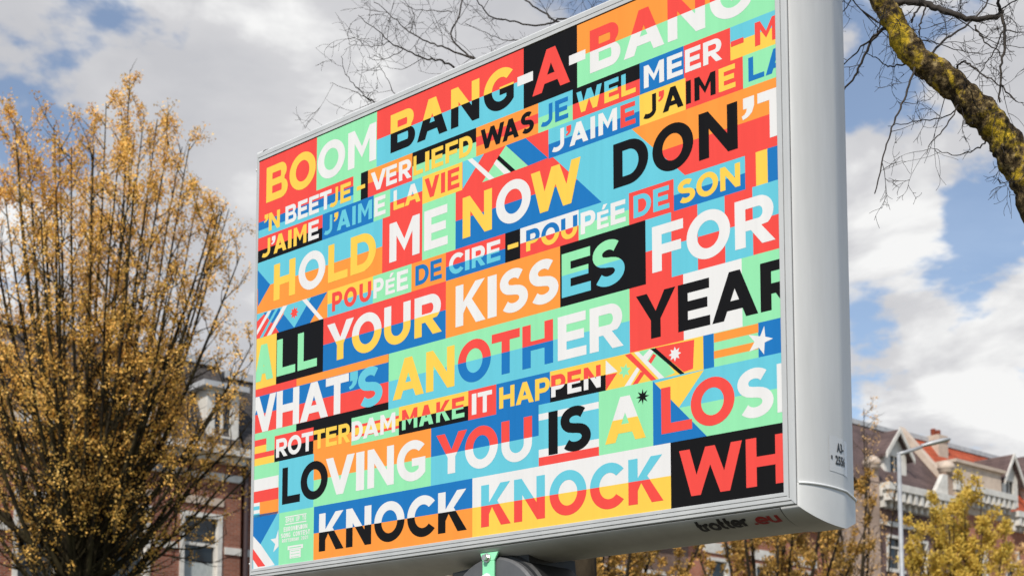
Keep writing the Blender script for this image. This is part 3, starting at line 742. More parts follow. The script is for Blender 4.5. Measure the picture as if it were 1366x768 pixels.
    if ch == 'B':
        m = .515; rx1 = min(.42*w, .25); rx2 = min(.42*w, .27); w1 = .94*w
        h1 = [(s, m+t*.44)] + arc(w1-rx1, (1+m)/2, rx1-s*.98, (1-m)/2-t*.72, -90, 90, 10)
        u = arc(w1-rx1, (1+m)/2, rx1-s, (1-m)/2, -90, 90, 10)
        up = [(s, m+t*.45)] + arc(w1-rx1, (m+t*.45+1-t)/2, max(rx1-s, .02), (1-t-m-t*.45)/2, -90, 90, 10) + [(s, 1-t)]
        lo = [(s, t)] + arc(w-rx2, (m-t*.45+t)/2, max(rx2-s, .02), (m-t*.45-t)/2, -90, 90, 10) + [(s, m-t*.45)]
        return [([(0, 0)] + arc(w-rx2, m/2+.01, rx2, m/2+.01, -90, 62, 14) + arc(w1-rx1, (1+m)/2, rx1, (1-m)/2, -48, 90, 12) + [(0, 1)], [lo, up])]
    if ch == "'":
        return [([(.12*w, 1), (.12*w, .77), (.42*w, .77), (.36*w, .70), (.22*w, .655), (0, .63), (.1*w, .55), (.5*w, .585), (.82*w, .66), (w, .80), (w, 1)], [])]
    if ch == '2': return [(sweep(arc(w*.48, .70, w*.38, .22, 160, -30, 12) + [(w*.2, .1), (w*.2, .09), (w, .09)], s, t), [])]
    if ch == '1': return [([(w*.4, 0), (w*.7, 0), (w*.7, 1), (w*.45, 1), (w*.2, .85), (w*.3, .74), (w*.4, .8)], [])]
    raise KeyError(ch)
def tess(outer, holes):
    loops = [[Vector((x, y, 0)) for x, y in outer]] + [[Vector((x, y, 0)) for x, y in h] for h in holes]
    flat = [(p.x, p.y) for l in loops for p in l]
    out = []
    for tri in tessellate_polygon(loops):
        p = [flat[i] for i in tri]
        A = (p[1][0]-p[0][0])*(p[2][1]-p[0][1]) - (p[2][0]-p[0][0])*(p[1][1]-p[0][1])
        if abs(A) < 1e-9: continue
        out.append(p if A > 0 else [p[0], p[2], p[1]])
    return out
def clip(p, ax, lim, keep_hi):
    out = []
    for i in range(len(p)):
        a, b = p[i], p[(i+1) % len(p)]
        ia = (a[ax] >= lim) == keep_hi; ib = (b[ax] >= lim) == keep_hi
        if ia: out.append(a)
        if ia != ib:
            k = (lim-a[ax])/(b[ax]-a[ax]); out.append((a[0]+k*(b[0]-a[0]), a[1]+k*(b[1]-a[1])))
    return out
def art_mesh():
    mb = MB(); keys = list(PAL)
    def emit(p, col, lay, lo=-1, hi=9):
        for ax, lim, kh in ((0, 0, True), (0, BW, False), (1, max(lo, 0), True), (1, min(hi, BH), False)):
            p = clip(p, ax, lim, kh)
            if len(p) < 3: return
        mb.poly([(x-MU, -lay*.00008-MW, AZ0+y) for x, y in p], keys.index(col))
    for ln in ART.strip().split('\n'):
        if ln[0] in 'ps':
            h, *r = ln.split(); lay, col = int(h[1]), h[2]; r = [int(x)/1000 for x in r]
            pts = list(zip(r[::2], r[1::2]))
            for tri in tess(pts, []): emit(tri, col, lay)
        else:
            ch = ln[1]; r = ln[2:].split(); u0, u1, v0, v1 = [int(x)/1000 for x in r[:4]]; cap = v1-v0
            for outer, holes in glyph(ch, (u1-u0)/cap):
                for tri in tess(outer, holes):
                    q = [(u0+x*cap, v0+y*cap) for x, y in tri]
                    for k in range(4, len(r), 3): emit(q, r[k], 6, int(r[k+1])/1000, int(r[k+2])/1000)
    return mb, keys
MU, MW = 1.66, .25                       # mast position along and behind the poster
bd = Vector((.7626, -.6469, 0)); bb = Vector((.6469, .7626, 0))
borg = Vector((-1.4514, 7.8155, 0)) + bd*MU + bb*MW
BOARD = thing('billboard', 'large colourful lyric billboard in a pale grey metal frame on a round mast', 'billboard', tuple(borg), rotz=math.atan2(-.6469, .7626))

def vinyl(name, c):
    m = mat(name, c, .5, 0, .09); t, b = nodes(m)
    tc = N(t, 'ShaderNodeTexCoord'); mp = N(t, 'ShaderNodeMapping'); mp.inputs['Scale'].default_value = (26, 26, 1.2); t.links.new(tc.outputs['Object'], mp.inputs[0])
    n = N(t, 'ShaderNodeTexNoise', i_Scale=1.0, i_Detail=4.0, i_Roughness=.6); t.links.new(mp.outputs[0], n.inputs['Vector'])
    mr = N(t, 'ShaderNodeMapRange'); t.links.new(n.outputs['Fac'], mr.inputs[0]); mr.inputs[1].default_value = .3; mr.inputs[2].default_value = .7; mr.inputs[3].default_value = .34; mr.inputs[4].default_value = .52
    t.links.new(mr.outputs[0], b.inputs['Roughness'])
    mx = N(t, 'ShaderNodeMix', data_type='RGBA', blend_type='MULTIPLY'); mx.inputs[0].default_value = 1; mx.inputs[6].default_value = (*c, 1)
    m2 = N(t, 'ShaderNodeMapRange'); t.links.new(n.outputs['Fac'], m2.inputs[0]); m2.inputs[1].default_value = .3; m2.inputs[2].default_value = .7; m2.inputs[3].default_value = .955; m2.inputs[4].default_value = 1.02
    t.links.new(m2.outputs[0], mx.inputs[7]); t.links.new(mx.outputs[2], b.inputs['Base Color'])
    return m
mbp, keys = art_mesh()
mats = [vinyl('print_'+n, PAL[k]) for k, n in zip(keys, ('red', 'cyan', 'mint', 'yellow', 'orange', 'blue', 'black', 'white'))]
mbp.build('poster', mats, BOARD, local=True)
M_alu = noisy('aluminium_paint', (.40, .405, .40), (.46, .462, .452), 7, .42, stretch=(1, 1, .25))
M_house = noisy('housing_paint', (.50, .495, .475), (.57, .565, .545), 5, .40, stretch=(1.6, 1.6, .22))
M_cap = noisy('cap_plastic', (.525, .52, .50), (.575, .57, .55), 5, .38)
M_rim = mat('rim_highlight', (.72, .72, .70), .35)  # paler than the cap: the highlight on the bead is put into its colour
M_dark = mat('black_steel', (.012, .012, .012), .55)
M_mast = noisy('mast_paint', (.075, .075, .078), (.095, .095, .098), 8, .5)
M_green = noisy('mint_paint', (.22, .66, .36), (.28, .74, .42), 14, .45)
M_bolt = noisy('bolt_steel', (.45, .42, .38), (.62, .6, .56), 40, .35, metal=.8)
def XL(o): return o*.43 if o < .055 else o-.0313
def rings(seq, name, m, parent, close=True, smooth=False, smooth_ang=None):
    mb = MB(); base = 0
    for o, w in seq:
        for x, z in ((-o, -o), (BW+o, -o), (BW+o, BH+o), (-o, BH+o)):
            mb.v.append((x-MU, w-MW, AZ0+z))
    for k in range(len(seq)-1):
        for j in range(4):
            a = k*4+j; b = k*4+(j+1) % 4; mb.f.append((a, a+4, b+4, b)); mb.mi.append(0)
    return mb
# front frame: four mitred bars, each its own part
FR = [(-.001, .012), (-.001, -.0035), (.0005, -.0045), (.022, -.0045), (.0223, .004), (.0257, .004), (.026, -.0045), (.047, -.0045), (.049, -.003), (.053, .001), (.053, .012)]
for j, nm in enumerate(('bottom', 'right', 'top', 'left')):
    mb = MB()
    cor = lambda o: [(-XL(o), -o), (BW+o, -o), (BW+o, BH+o), (-XL(o), BH+o)]
    FRj = FR if nm != 'bottom' else FR[:3]+[(.014, -.0045), (.0142, .004), (.0170, .004), (.0172, -.0045), (.033, -.0045), (.0332, .004), (.0372, .004), (.0375, -.002), (.049, -.001), (.053, .004), (.053, .012)]
    for o, w in FRj:
        if nm == 'top': o = max(o, .0048)
        c = cor(o); p, q = c[j], c[(j+1) % 4]
        mb.v += [(p[0]-MU, w-MW, AZ0+p[1]), (q[0]-MU, w-MW, AZ0+q[1])]
    for k in range(len(FRj)-1): mb.f.append((2*k, 2*k+2, 2*k+3, 2*k+1)); mb.mi.append(0)
    mb.build('frame_bar', M_alu, BOARD, local=True)
# black gasket between the print and the frame
mb = MB(); cs = [[(-o, -o), (BW+o, -o), (BW+o, BH+o), (-o, BH+o)] for o in (-.0015, .002)]
for j in range(4):
    p, q, r_, s_ = cs[0][j], cs[0][(j+1) % 4], cs[1][(j+1) % 4], cs[1][j]
# housing
TT, OB = .55, .063
def prof(w):                              # how far the casing stands out at depth w: quick rise, nearly flat, a sloping rear facet, rounded back
    pts = ((.27, .1165), (.285, .1160), (.30, .1140), (.32, .1095), (.48, .0640), (.50, .0570), (.52, .0470), (.535, .034), (.545, .015))
    if w < .27: return .0565 + .060*(max(0, 1-abs(1-(w-.006)/.264)**2.7))**(1/1.3)
    for (w0, a), (w1, c) in zip(pts, pts[1:]):
        if w <= w1: return a+(c-a)*(w-w0)/(w1-w0)
    return pts[-1][1]
WS = [.006+.264*(.5-.5*math.cos(math.pi*i/22)) for i in range(23)] + [.285, .30, .31, .32, .36, .40, .44, .48, .49, .50, .51, .52, .53, .545]
mb = MB()
for w in WS:
    o = prof(w)
    for x, z in ((-XL(o), -o), (BW+o, -o), (BW+o, BH+o), (-XL(o), BH+o)): mb.v.append((x-MU, w-MW, AZ0+z))
nv = []
mb2 = MB()                                # each side smooth on its own: split the mitres
for j in range(4):
    i0 = len(mb2.v)
    for k in range(len(WS)): mb2.v += [mb.v[k*4+j], mb.v[k*4+(j+1) % 4]]
    for k in range(len(WS)-1): mb2.f.append((i0+2*k, i0+2*k+2, i0+2*k+3, i0+2*k+1)); mb2.mi.append(0)
ho = mb2.build('housing', M_house, BOARD, smooth=True, local=True)
# back panel and the inner tray that closes the front
mb = MB(); o = .054
mb.box(-.022-MU, BW+o-MU, .016-MW, .024-MW, AZ0-o, AZ0+BH+o); mb.box(-MU, BW+.012-MU, TT-.022-MW, TT-.008-MW, AZ0-.012, AZ0+BH+.012)
mb.build('inner_panel', M_dark, BOARD, local=True)
# moulded corner pieces (four), a hair proud of the housing, with a raised lip where they end
def corner_piece(sx, sz):
    mb = MB(); ex = .006
    X = lambda o: (BW+o if sx > 0 else -XL(o)); Zz = lambda o: (BH+o if sz > 0 else -o)
    xin = BW-.02 if sx > 0 else .02; zin = BH-.035 if sz > 0 else .035
    def strip(rows):
        i0 = len(mb.v); n = len(rows[0])
        for r in rows: mb.v += [(x-MU, w-MW, AZ0+z) for x, w, z in r]
        for k in range(len(rows)-1):
            for j in range(n-1):
                f = (i0+k*n+j, i0+k*n+j+1, i0+(k+1)*n+j+1, i0+(k+1)*n+j); mb.f.append(f); mb.mi.append(0)
    P = [(prof(w)+ex, w) for w in WS]
    lip = [(prof(w)-.004, w) for w in WS]
    # end face: z from the corner to zin ; lip
    strip([[(X(o), w, Zz(o)) for o, w in P], [(X(o), w, zin) for o, w in P], [(X(o), w, zin+.004*(-sz)) for o, w in P]])
    strip([[(X(o), w, zin-.004*sz) for o, w in P], [(X(o-ex-.004), w, zin-.005*sz) for o, w in P]])
    # underside / top
    strip([[(X(o), w, Zz(o)) for o, w in P], [(xin, w, Zz(o)) for o, w in P]])
    strip([[(xin, w, Zz(o)) for o, w in P], [(xin-.002*sx, w, Zz(o-ex-.004)) for o, w in P]])
    # front flange between frame and corner piece
    o0 = .056; w0 = .004
    strip([[(X(o0), w0, Zz(o0)), (X(P[0][0]), P[0][1], Zz(P[0][0]))], [(X(o0), w0, zin), (X(P[0][0]), P[0][1], zin)]])
    strip([[(X(o0), w0, Zz(o0)), (X(P[0][0]), P[0][1], Zz(P[0][0]))], [(xin, w0, Zz(o0)), (xin, P[0][1], Zz(P[0][0]))]])
    ob = mb.build('corner_cap', M_cap, BOARD, local=True, smooth=True)
    sm_ = MB(); sm_.tube([(xin-.003*sx-MU, w-MW, AZ0+Zz(o-.0045)) for o, w in P], [.003]*len(P), 5); sm_.build('cap_seam', M_dark, ob, local=True)
    bm_ = MB(); bm_.tube([(X(o+.001)-MU, w-MW, AZ0+zin) for o, w in P], [.0058]*len(P), 8); bm_.build('cap_rim', M_rim, ob, local=True, smooth=True)
    return ob
for sx in (1, -1):
    for sz in (1, -1): corner_piece(sx, sz)
# lettering from the built-in font, as mesh
def text_mesh(s, bold=0.0):
    cu = bpy.data.curves.new('t', 'FONT'); cu.body = s; cu.size = 1; cu.offset = bold; cu.resolution_u = 4
    ob = bpy.data.objects.new('t', cu); COL.objects.link(ob)
    dg = bpy.context.evaluated_depsgraph_get(); me = ob.evaluated_get(dg).to_mesh()
    v = [tuple(p.co) for p in me.vertices]; f = [tuple(p.vertices) for p in me.polygons]
    ob.evaluated_get(dg).to_mesh_clear(); bpy.data.objects.remove(ob); bpy.data.curves.remove(cu)
    return v, f
def arc_w(L):                             # distance measured along the curved underside -> depth
    w = .007; s = 0; st = .001
    while s < L and w < TT-.02:
        s += math.hypot(st, prof(w+st)-prof(w)); w += st
    return w
M_ink = mat('black_lettering', (.01, .01, .011), .45); M_redink = mat('red_lettering', (.42, .018, .016), .45)
def low(ch):                               # rounded lower case letters: list of centre lines, x-height 1, and the advance
    if ch == 'o': return [arc(.5, .5, .43, .43, 0, 360, 28)], 1.08
    if ch == 't': return [[(.26, 1.42), (.26, 1.0), (.26, .38)] + arc(.5, .36, .24, .29, 180, 275, 8) + [(.62, .07)], [(.02, .88), (.60, .88)]], .68
    if ch == 'r': return [[(.13, 0), (.13, .5), (.13, .99)], arc(.44, .52, .31, .39, 170, 62, 9)], .66
    if ch == 'e': return [[(.12, .50), (.5, .50), (.86, .50)] + arc(.5, .5, .42, .43, 6, 318, 26)], 1.06
    if ch == 'u': return [[(.13, 1), (.13, .7), (.13, .42)] + arc(.46, .40, .33, .33, 180, 350, 14), [(.80, 1), (.80, .5), (.80, 0)]], .98
    if ch == '.': return [[(.12, .0), (.12, .12), (.12, .24)]], .34
def soffit_text(s, u0, u1, dtop, dbase, m, thick=.25):
    x = 0; strokes = []
    for ch in s:
        st, adv = low(ch)
        strokes += [[(x+px_, py_) for px_, py_ in p] for p in st]; x += adv
    k = (u1-u0)/x; mb = MB(); n = 0
    for p in strokes:
        q = []
        for i in range(len(p)-1):
            for j in range(3): q.append((p[i][0]+(p[i+1][0]-p[i][0])*j/3, p[i][1]+(p[i+1][1]-p[i][1])*j/3))
        q.append(p[-1]); sw = sweep(q, thick, thick); h = len(sw)//2; L, Rr = sw[:h], sw[h:][::-1]
        i0 = len(mb.v); n += 1
        for a, c in zip(L, Rr):
            for xx, yy in (a, c):
                d = dbase-(yy/1.42)*(dbase-dtop); w = arc_w(max(d, .001)); mb.v.append((u0+xx*k-MU, w-MW, AZ0-prof(w)-.0012-.0003*(n % 3)))
        for i in range(h-1): mb.f.append((i0+2*i, i0+2*i+2, i0+2*i+3, i0+2*i+1)); mb.mi.append(0)
    mb.build('lettering', m, BOARD, local=True)
soffit_text('trotter', 2.905, 3.150, .010, .088, M_ink, .36)
soffit_text('.eu', 3.172, 3.300, .010, .088, M_redink, .30)
# serial sticker on the end
def end_text(s, w0, w1, z0, z1, m, bold=.02, name='lettering', parent=BOARD):
    v, f = text_mesh(s, bold); xs = [p[0] for p in v]; ys = [p[1] for p in v]
    x0, x1, y0, y1 = min(xs), max(xs), min(ys), max(ys); mb = MB()
    for p in v:
        w = w0+(p[0]-x0)/(x1-x0)*(w1-w0); mb.v.append((BW+prof(w)+.003-MU, w-MW, AZ0+z0+(p[1]-y0)/(y1-y0)*(z1-z0)))
    mb.f = f; mb.mi = [0]*len(f)
    return mb.build(name, m, parent, local=True)
M_stick = mat('clear_sticker', (.54, .535, .52), .25)
mb = MB(); W8 = [.172+.185*i/20 for i in range(21)]
for w in W8: mb.v += [(BW+prof(w)+.0012-MU, w-MW, AZ0+.105), (BW+prof(w)+.0012-MU, w-MW, AZ0+.255)]
for k in range(20): mb.f.append((2*k, 2*k+2, 2*k+3, 2*k+1)); mb.mi.append(0)
stk = mb.build('serial_sticker', M_stick, BOARD, local=True, smooth=True)
end_text('A3-', .232, .292, .192, .232, M_ink, .035, parent=stk)
end_text('2556', .218, .308, .138, .178, M_ink, .035, parent=stk)
mb = MB()
for w in (.184, .195): mb.v += [(BW+prof(w)+.003-MU, w-MW, AZ0+.156), (BW+prof(w)+.003-MU, w-MW, AZ0+.171)]
mb.f.append((0, 2, 3, 1)); mb.mi.append(0); mb.build('square_mark', M_ink, stk, local=True)
# mast with its drum head, black saddle and the mint strap
def drum(mb, cx, cz, r, w0, w1, n=48, rim=.012, mi=0):
    i0 = len(mb.v); pr = [(0.001, w0), (r-rim, w0), (r, w0+rim), (r, w1)]
    for rr, w in pr:
        for j in range(n): a = 2*math.pi*j/n; mb.v.append((cx+rr*math.cos(a), w-MW, cz+rr*math.sin(a)))
    for k in range(len(pr)-1):
        for j in range(n):
            a = i0+k*n+j; b_ = i0+k*n+(j+1) % n; mb.f.append((a, b_, b_+n, a+n)); mb.mi.append(mi)
    mb.f.append(tuple(i0+(len(pr)-1)*n+j for j in range(n))); mb.mi.append(mi)
zb = AZ0-.100
mb = MB(); mb.lathe([(.25, 0.0), (.25, .025), (.15, .03), (.15, zb-.42)], 40); drum(mb, .085, zb-.305, .305, .035, .44)
mb.build('mast', M_mast, BOARD, local=True)
mb = MB(); drum(mb, .09, zb-.315, .335, .075, .40)
mb.hexa([(-.22, -.16, zb-.07), (.30, -.16, zb-.30), (.30, .2, zb-.30), (-.22, .2, zb-.07), (-.22, -.16, zb-.045), (.27, -.16, zb+.01), (.27, .2, zb+.01), (-.22, .2, zb-.045)])
mb.build('saddle', M_dark, BOARD, local=True)
mb = MB(); x0, x1 = .040, .115
yf = -.232
mb.hexa([(x0, yf, zb-.50), (x1, yf, zb-.50), (x1, yf+.012, zb-.50), (x0, yf+.012, zb-.50), (x0, yf, zb-.02), (x1, yf, zb-.02), (x1, yf+.012, zb-.02), (x0, yf+.012, zb-.02)])
mb.hexa([(x0, yf, zb-.02), (x1, yf, zb-.02), (x1, yf+.012, zb-.02), (x0, yf+.012, zb-.02), (x0-.02, yf+.006, zb+.022), (x1+.02, yf+.006, zb+.022), (x1+.02, yf+.02, zb+.022), (x0-.02, yf+.02, zb+.022)])
strap = mb.build('strap', M_green, BOARD, local=True, bevel=.003)
def bolt(z, r, m):
    mb = MB(); n = 6; y = yf-.004
    cxx = (x0+x1)/2-.006
    for rr, ya, yb, nn in ((r*1.5, yf-.001, yf-.006, 16), (r, yf-.006, yf-.026, 6)):
        i0 = len(mb.v)
        for yy in (ya, yb):
            for j in range(nn): a = 2*math.pi*j/nn; mb.v.append((cxx+rr*math.cos(a), yy, z+rr*math.sin(a)))
        for j in range(nn): mb.f.append((i0+j, i0+(j+1) % nn, i0+nn+(j+1) % nn, i0+nn+j)); mb.mi.append(0)
        mb.f.append(tuple(i0+nn+j for j in range(nn))); mb.mi.append(0)
    mb.build('bolt', m, strap, local=True)
bolt(zb-.005, .015, M_bolt); bolt(zb-.105, .017, mat('white_bolt_cap', (.75, .75, .73), .4))

# ------------------------------------------------------------------ row of town houses across the street
M_white = noisy('white_trim', (.50, .47, .42), (.66, .63, .57), 3, .6)
M_glass = mat('window_glass', (.015, .018, .02), .06, 0, .6)
M_curtain = noisy('net_curtain', (.30, .33, .32), (.42, .44, .42), 5, .9, stretch=(6, 6, 1))
M_lead = noisy('lead_capping', (.33, .335, .34), (.45, .45, .45), 3, .55)
M_slate = tile_mat('grey_brown_slate', (.06, .05, .045), (.09, .077, .068), .25, .2)
M_slate2 = tile_mat('purple_brown_slate', (.10, .066, .060), (.135, .09, .08), .25, .22)
M_red = tile_mat('red_roof_tile', (.40, .075, .030), (.47, .10, .04), .24, .34)
M_brA = brick_mat('dark_red_brick', (.25, .072, .04), (.34, .115, .065), (.30, .25, .20))
M_brB = brick_mat('brown_brick', (.16, .085, .06), (.21, .12, .085), (.26, .22, .19))
M_brC = brick_mat('orange_red_brick', (.36, .105, .055), (.43, .14, .075), (.36, .28, .22))
M_brD = brick_mat('beige_pink_brick', (.40, .27, .20), (.47, .33, .25), (.46, .38, .31))
M_brE = brick_mat('dark_plum_brick', (.13, .07, .065), (.17, .09, .08), (.22, .18, .16))
M_stone = noisy('beige_stone', (.42, .33, .26), (.52, .42, .33), 2.5, .8)
M_pipe = mat('dark_downpipe', (.05, .03, .03), .5)
def cells(mb, s0, s1, z0, z1, holes, dep=.2, d=0):
    S = sorted({s0, s1, *[h[0] for h in holes], *[h[1] for h in holes]}); Zs = sorted({z0, z1, *[h[2] for h in holes], *[h[3] for h in holes]})
    for i in range(len(S)-1):
        for j in range(len(Zs)-1):
            a, b, c, e = S[i], S[i+1], Zs[j], Zs[j+1]; ms, mz = (a+b)/2, (c+e)/2
            if any(h[0] < ms < h[1] and h[2] < mz < h[3] for h in holes): continue
            mb.quad(fp(a, d, c), fp(b, d, c), fp(b, d, e), fp(a, d, e))
    for a, b, c, e in holes:
        mb.quad(fp(a, d, c), fp(a, d, e), fp(a, d+dep, e), fp(a, d+dep, c)); mb.quad(fp(b, d, e), fp(b, d, c), fp(b, d+dep, c), fp(b, d+dep, e))
        mb.quad(fp(a, d, c), fp(b, d, c), fp(b, d+dep, c), fp(a, d+dep, c)); mb.quad(fp(a, d, e), fp(a, d+dep, e), fp(b, d+dep, e), fp(b, d, e))
def window(house, a, b, c, e, tr=.66, fw=.13, d=0, curtain=False, surround=True):
    mb = MB()
    if surround:           # white casing standing a little proud of the brick, butted end to end
        mb.fbox(a, a+fw, d-.04, d+.14, c, e-fw); mb.fbox(b-fw, b, d-.04, d+.14, c, e-fw); mb.fbox(a, b, d-.04, d+.14, e-fw, e)
        mb.fbox(a-.08, b+.08, d-.10, d+.14, c-.12, c)
    else:
        mb.fbox(a, a+fw, d+.04, d+.14, c, e-fw); mb.fbox(b-fw, b, d+.04, d+.14, c, e-fw); mb.fbox(a, b, d+.04, d+.14, e-fw, e)
    i, j = a+fw, b-fw; zt = c+(e-c)*tr
    mb.fbox(i, j, d+.07, d+.15, zt-.045, zt+.045); mb.fbox(i, j, d+.06, d+.15, c, c+.07)
    m = (i+j)/2
    mb.fbox(i, i+.05, d+.08, d+.15, c+.07, zt-.045); mb.fbox(j-.05, j, d+.08, d+.15, c+.07, zt-.045)
    w = mb.build('window', M_white, house)
    p = MB(); p.quad(fp(a, d+.145, c), fp(b, d+.145, c), fp(b, d+.145, e), fp(a, d+.145, e)); p.build('pane', M_glass, w)
    if curtain:
        q = MB(); q.quad(fp(i+.05, d+.142, c+.07), fp(j-.05, d+.142, c+.07), fp(j-.05, d+.142, c+(e-c)*.4), fp(i+.05, d+.142, c+(e-c)*.4)); q.build('curtain', M_curtain, w)
def house(label, s0, s1, ztop, wallm, wins, group='terraced town houses across the street', depth=11):
    h = thing('town_house', label, 'house', tuple(fp((s0+s1)/2, 0, 0)), group)
    mb = MB(); cells(mb, s0, s1, 0, ztop, [w[:4] for w in wins])
    mb.quad(fp(s0, 0, 0), fp(s0, 0, ztop), fp(s0, depth, ztop), fp(s0, depth, 0)); mb.quad(fp(s1, 0, 0), fp(s1, depth, 0), fp(s1, depth, ztop), fp(s1, 0, ztop))
    mb.quad(fp(s0, depth, 0), fp(s0, depth, ztop), fp(s1, depth, ztop), fp(s1, depth, 0))
    mb.build('wall', wallm, h, uv='wall')
    for w in wins: window(h, *w[:4], **(w[4] if len(w) > 4 else {}))
    return h
def band(h, name, s0, s1, z0, z1, d0=-.06, m=None):
    mb = MB(); mb.fbox(s0, s1, d0, .01, z0, z1); return mb.build(name, m or M_white, h)
def bands(h, name, parts, z0, z1, d0=-.05, m=None):
    for a, b in parts: band(h, name, a, b, z0, z1, d0, m)
def cornice(h, s0, s1, z0, z1, proj=.45, brackets=0, bh=.3):
    mb = MB(); hh = z1-z0
    mb.fbox(s0, s1, -proj*.5, .015, z0, z0+hh*.45); mb.fbox(s0, s1, -proj, .015, z0+hh*.45, z1)
    if brackets:
        n = int((s1-s0)/brackets)
        for k in range(n):
            s = s0+(k+.5)*(s1-s0)/n
            mb.fbox(s-.10, s+.10, -proj*.94, -proj*.5-.003, z0-bh*.55, z0+hh*.45-.003); mb.fbox(s-.08, s+.08, -proj*.5, .012, z0-bh*1.3, z0-.003)
    return mb.build('cornice', M_white, h)
def roof(h, s0, s1, z0, d0, z1, d1, m, back=11, cap=True):
    mb = MB()
    mb.quad(fp(s0, d0, z0), fp(s1, d0, z0), fp(s1, d1, z1), fp(s0, d1, z1))
    mb.quad(fp(s0, d1, z1), fp(s1, d1, z1), fp(s1, back-d1, z1+.02), fp(s0, back-d1, z1+.02)); mb.quad(fp(s0, back-d1, z1+.02), fp(s1, back-d1, z1+.02), fp(s1, back, z0), fp(s0, back, z0))
    for s in (s0, s1): mb.poly([fp(s, d0, z0), fp(s, d1, z1), fp(s, back-d1, z1+.02), fp(s, back, z0)])
    r = mb.build('roof', m, h, uv='roof')
    if cap:
        c = MB(); c.fbox(s0, s1, d1-.12, d1+.25, z1-.06, z1+.16); c.build('ridge_capping', M_lead, r)
    return r
def dormer(h, a, b, z0, ze, za, d, back, fm=None, rm=None, over=.22, ww=.24):
    fm = fm or M_white; mb = MB(); m = (a+b)/2
    mb.quad(fp(a, d, z0), fp(a, d, ze), fp(a, back, ze), fp(a, back, z0)); mb.quad(fp(b, d, z0), fp(b, back, z0), fp(b, back, ze), fp(b, d, ze))
    wa, wb, wc, we = a+ww, b-ww, z0+.28, ze-.1
    cells(mb, a, b, z0, ze, [(wa, wb, wc, we)], .15, d)
    if za > ze: mb.poly([fp(a, d, ze), fp(b, d, ze), fp(m, d, za)])
    o = mb.build('dormer', fm, h)
    p = MB(); p.quad(fp(wa, d+.1, wc), fp(wb, d+.1, wc), fp(wb, d+.1, we), fp(wa, d+.1, we)); p.build('pane', M_glass, o)
    f = MB(); f.fbox(m-.035, m+.035, d+.05, d+.098, wc, we); f.build('glazing_bar', M_white, o)
    r = MB()
    if za > ze:
        sl = (za-ze)/(m-a); t = .09
        for sg in (-1, 1):
            e = a-over if sg < 0 else b+over; ez = ze-sl*over
            r.hexa([fp(e, d-.25, ez), fp(m, d-.25, za), fp(m, back, za), fp(e, back, ez), fp(e, d-.25, ez+t*1.4), fp(m, d-.25, za+t*1.4), fp(m, back, za+t*1.4), fp(e, back, ez+t*1.4)])
        r.build('dormer_roof', rm or M_slate2, o, uv='roof')
        v = MB()          # white barge boards on the gable
        for sg in (-1, 1):
            e = a-over if sg < 0 else b+over; ez = ze-sl*over
            v.hexa([fp(e, d-.32, ez-.08), fp(m, d-.32, za-.06), fp(m, d-.253, za-.06), fp(e, d-.253, ez-.08), fp(e, d-.32, ez+.16), fp(m, d-.32, za+.17), fp(m, d-.253, za+.17), fp(e, d-.253, ez+.16)])
        v.build('barge_board', M_white, o)
    else:
        r.fbox(a-over, b+over, d-.22, back, ze+.003, ze+.16); r.build('dormer_roof', M_lead, o)
    return o
def chimney(h, s, d, z0, z1, w=.9, dd=.7, m=None):
    mb = MB(); mb.fbox(s-w/2, s+w/2, d-dd/2, d+dd/2, z0, z1-.28); mb.fbox(s-w/2-.07, s+w/2+.07, d-dd/2-.07, d+dd/2+.07, z1-.278, z1-.1); mb.fbox(s-w/2, s+w/2, d-dd/2, d+dd/2, z1-.098, z1)
    o = mb.build('chimney', m or M_stone, h, uv='wall')
    for k in (-.25, .25):
        p = MB(); c = fp(s+k*w, d, 0); p.lathe([(.12, z1+.002), (.13, z1+.3), (.1, z1+.34)], 10, cx=c.x, cy=c.y); p.build('chimney_pot', M_red, o)
    return o
def pilaster(h, s, z0, z1, w=.55, m=None):
    mb = MB(); mb.fbox(s-w/2, s+w/2, -.28, .01, z0, z1); p = mb.build('pilaster', m or M_brD, h, uv='wall')
    c = fp(s, -.14, 0); f = MB()
    f.lathe([(w*.5, z1+.002), (w*.62, z1+.08), (w*.62, z1+.16), (w*.72, z1+.2), (w*.72, z1+.30), (w*.62, z1+.42), (w*.40, z1+.54), (.03, z1+.60)], 14, cx=c.x, cy=c.y); f.build('finial', M_stone, p, smooth=True)
def rows(xs, w, floors, **k): return [(x, x+w, c, e, dict(k)) for x in xs for c, e in floors]

# --- left house, dark red brick with a slate mansard
wx = [10.9, 13.15, 15.6, 17.75]
wA = rows(wx, 1.28, [(.9, 3.2), (3.9, 5.75), (6.45, 8.75)], tr=.62)
for w in wA: w[4]['curtain'] = (abs(w[0]-17.75) < .1)
hA = house('dark red brick house with slate mansard behind the tall leafy tree at left', 9.4, 19.62, 10.2, M_brA, wA)
def gaps(s0, s1, ws, w): 
    out = []; p = s0
    for x in ws: out.append((p, x-.085)); p = x+w+.085
    out.append((p, s1)); return out
bands(hA, 'string_course', gaps(9.4, 19.62, wx, 1.28), 7.66, 7.86); band(hA, 'fascia_band', 9.4, 19.62, 9.72, 9.92)
cornice(hA, 9.4, 19.62, 10.2, 10.62, .5)
bands(hA, 'lintel', [(x-.02, x+1.30) for x in wx], 8.98, 9.2, -.055, M_stone)
roof(hA, 9.4, 19.62, 10.62, -.1, 13.45, 1.45, M_slate)
for a in (11.2, 15.55, 18.55): dormer(hA, a, a+1.5 if a < 18 else a+1.0, 10.75, 12.35, 12.35, .1, 1.3)
chimney(hA, 10.2, 3, 13.3, 15.0, m=M_brA)
p = MB(); p.tube([fp(19.72, -.12, .2), fp(19.72, -.12, 10.1)], [.06, .06], 8); p.build('downpipe', M_pipe, hA)

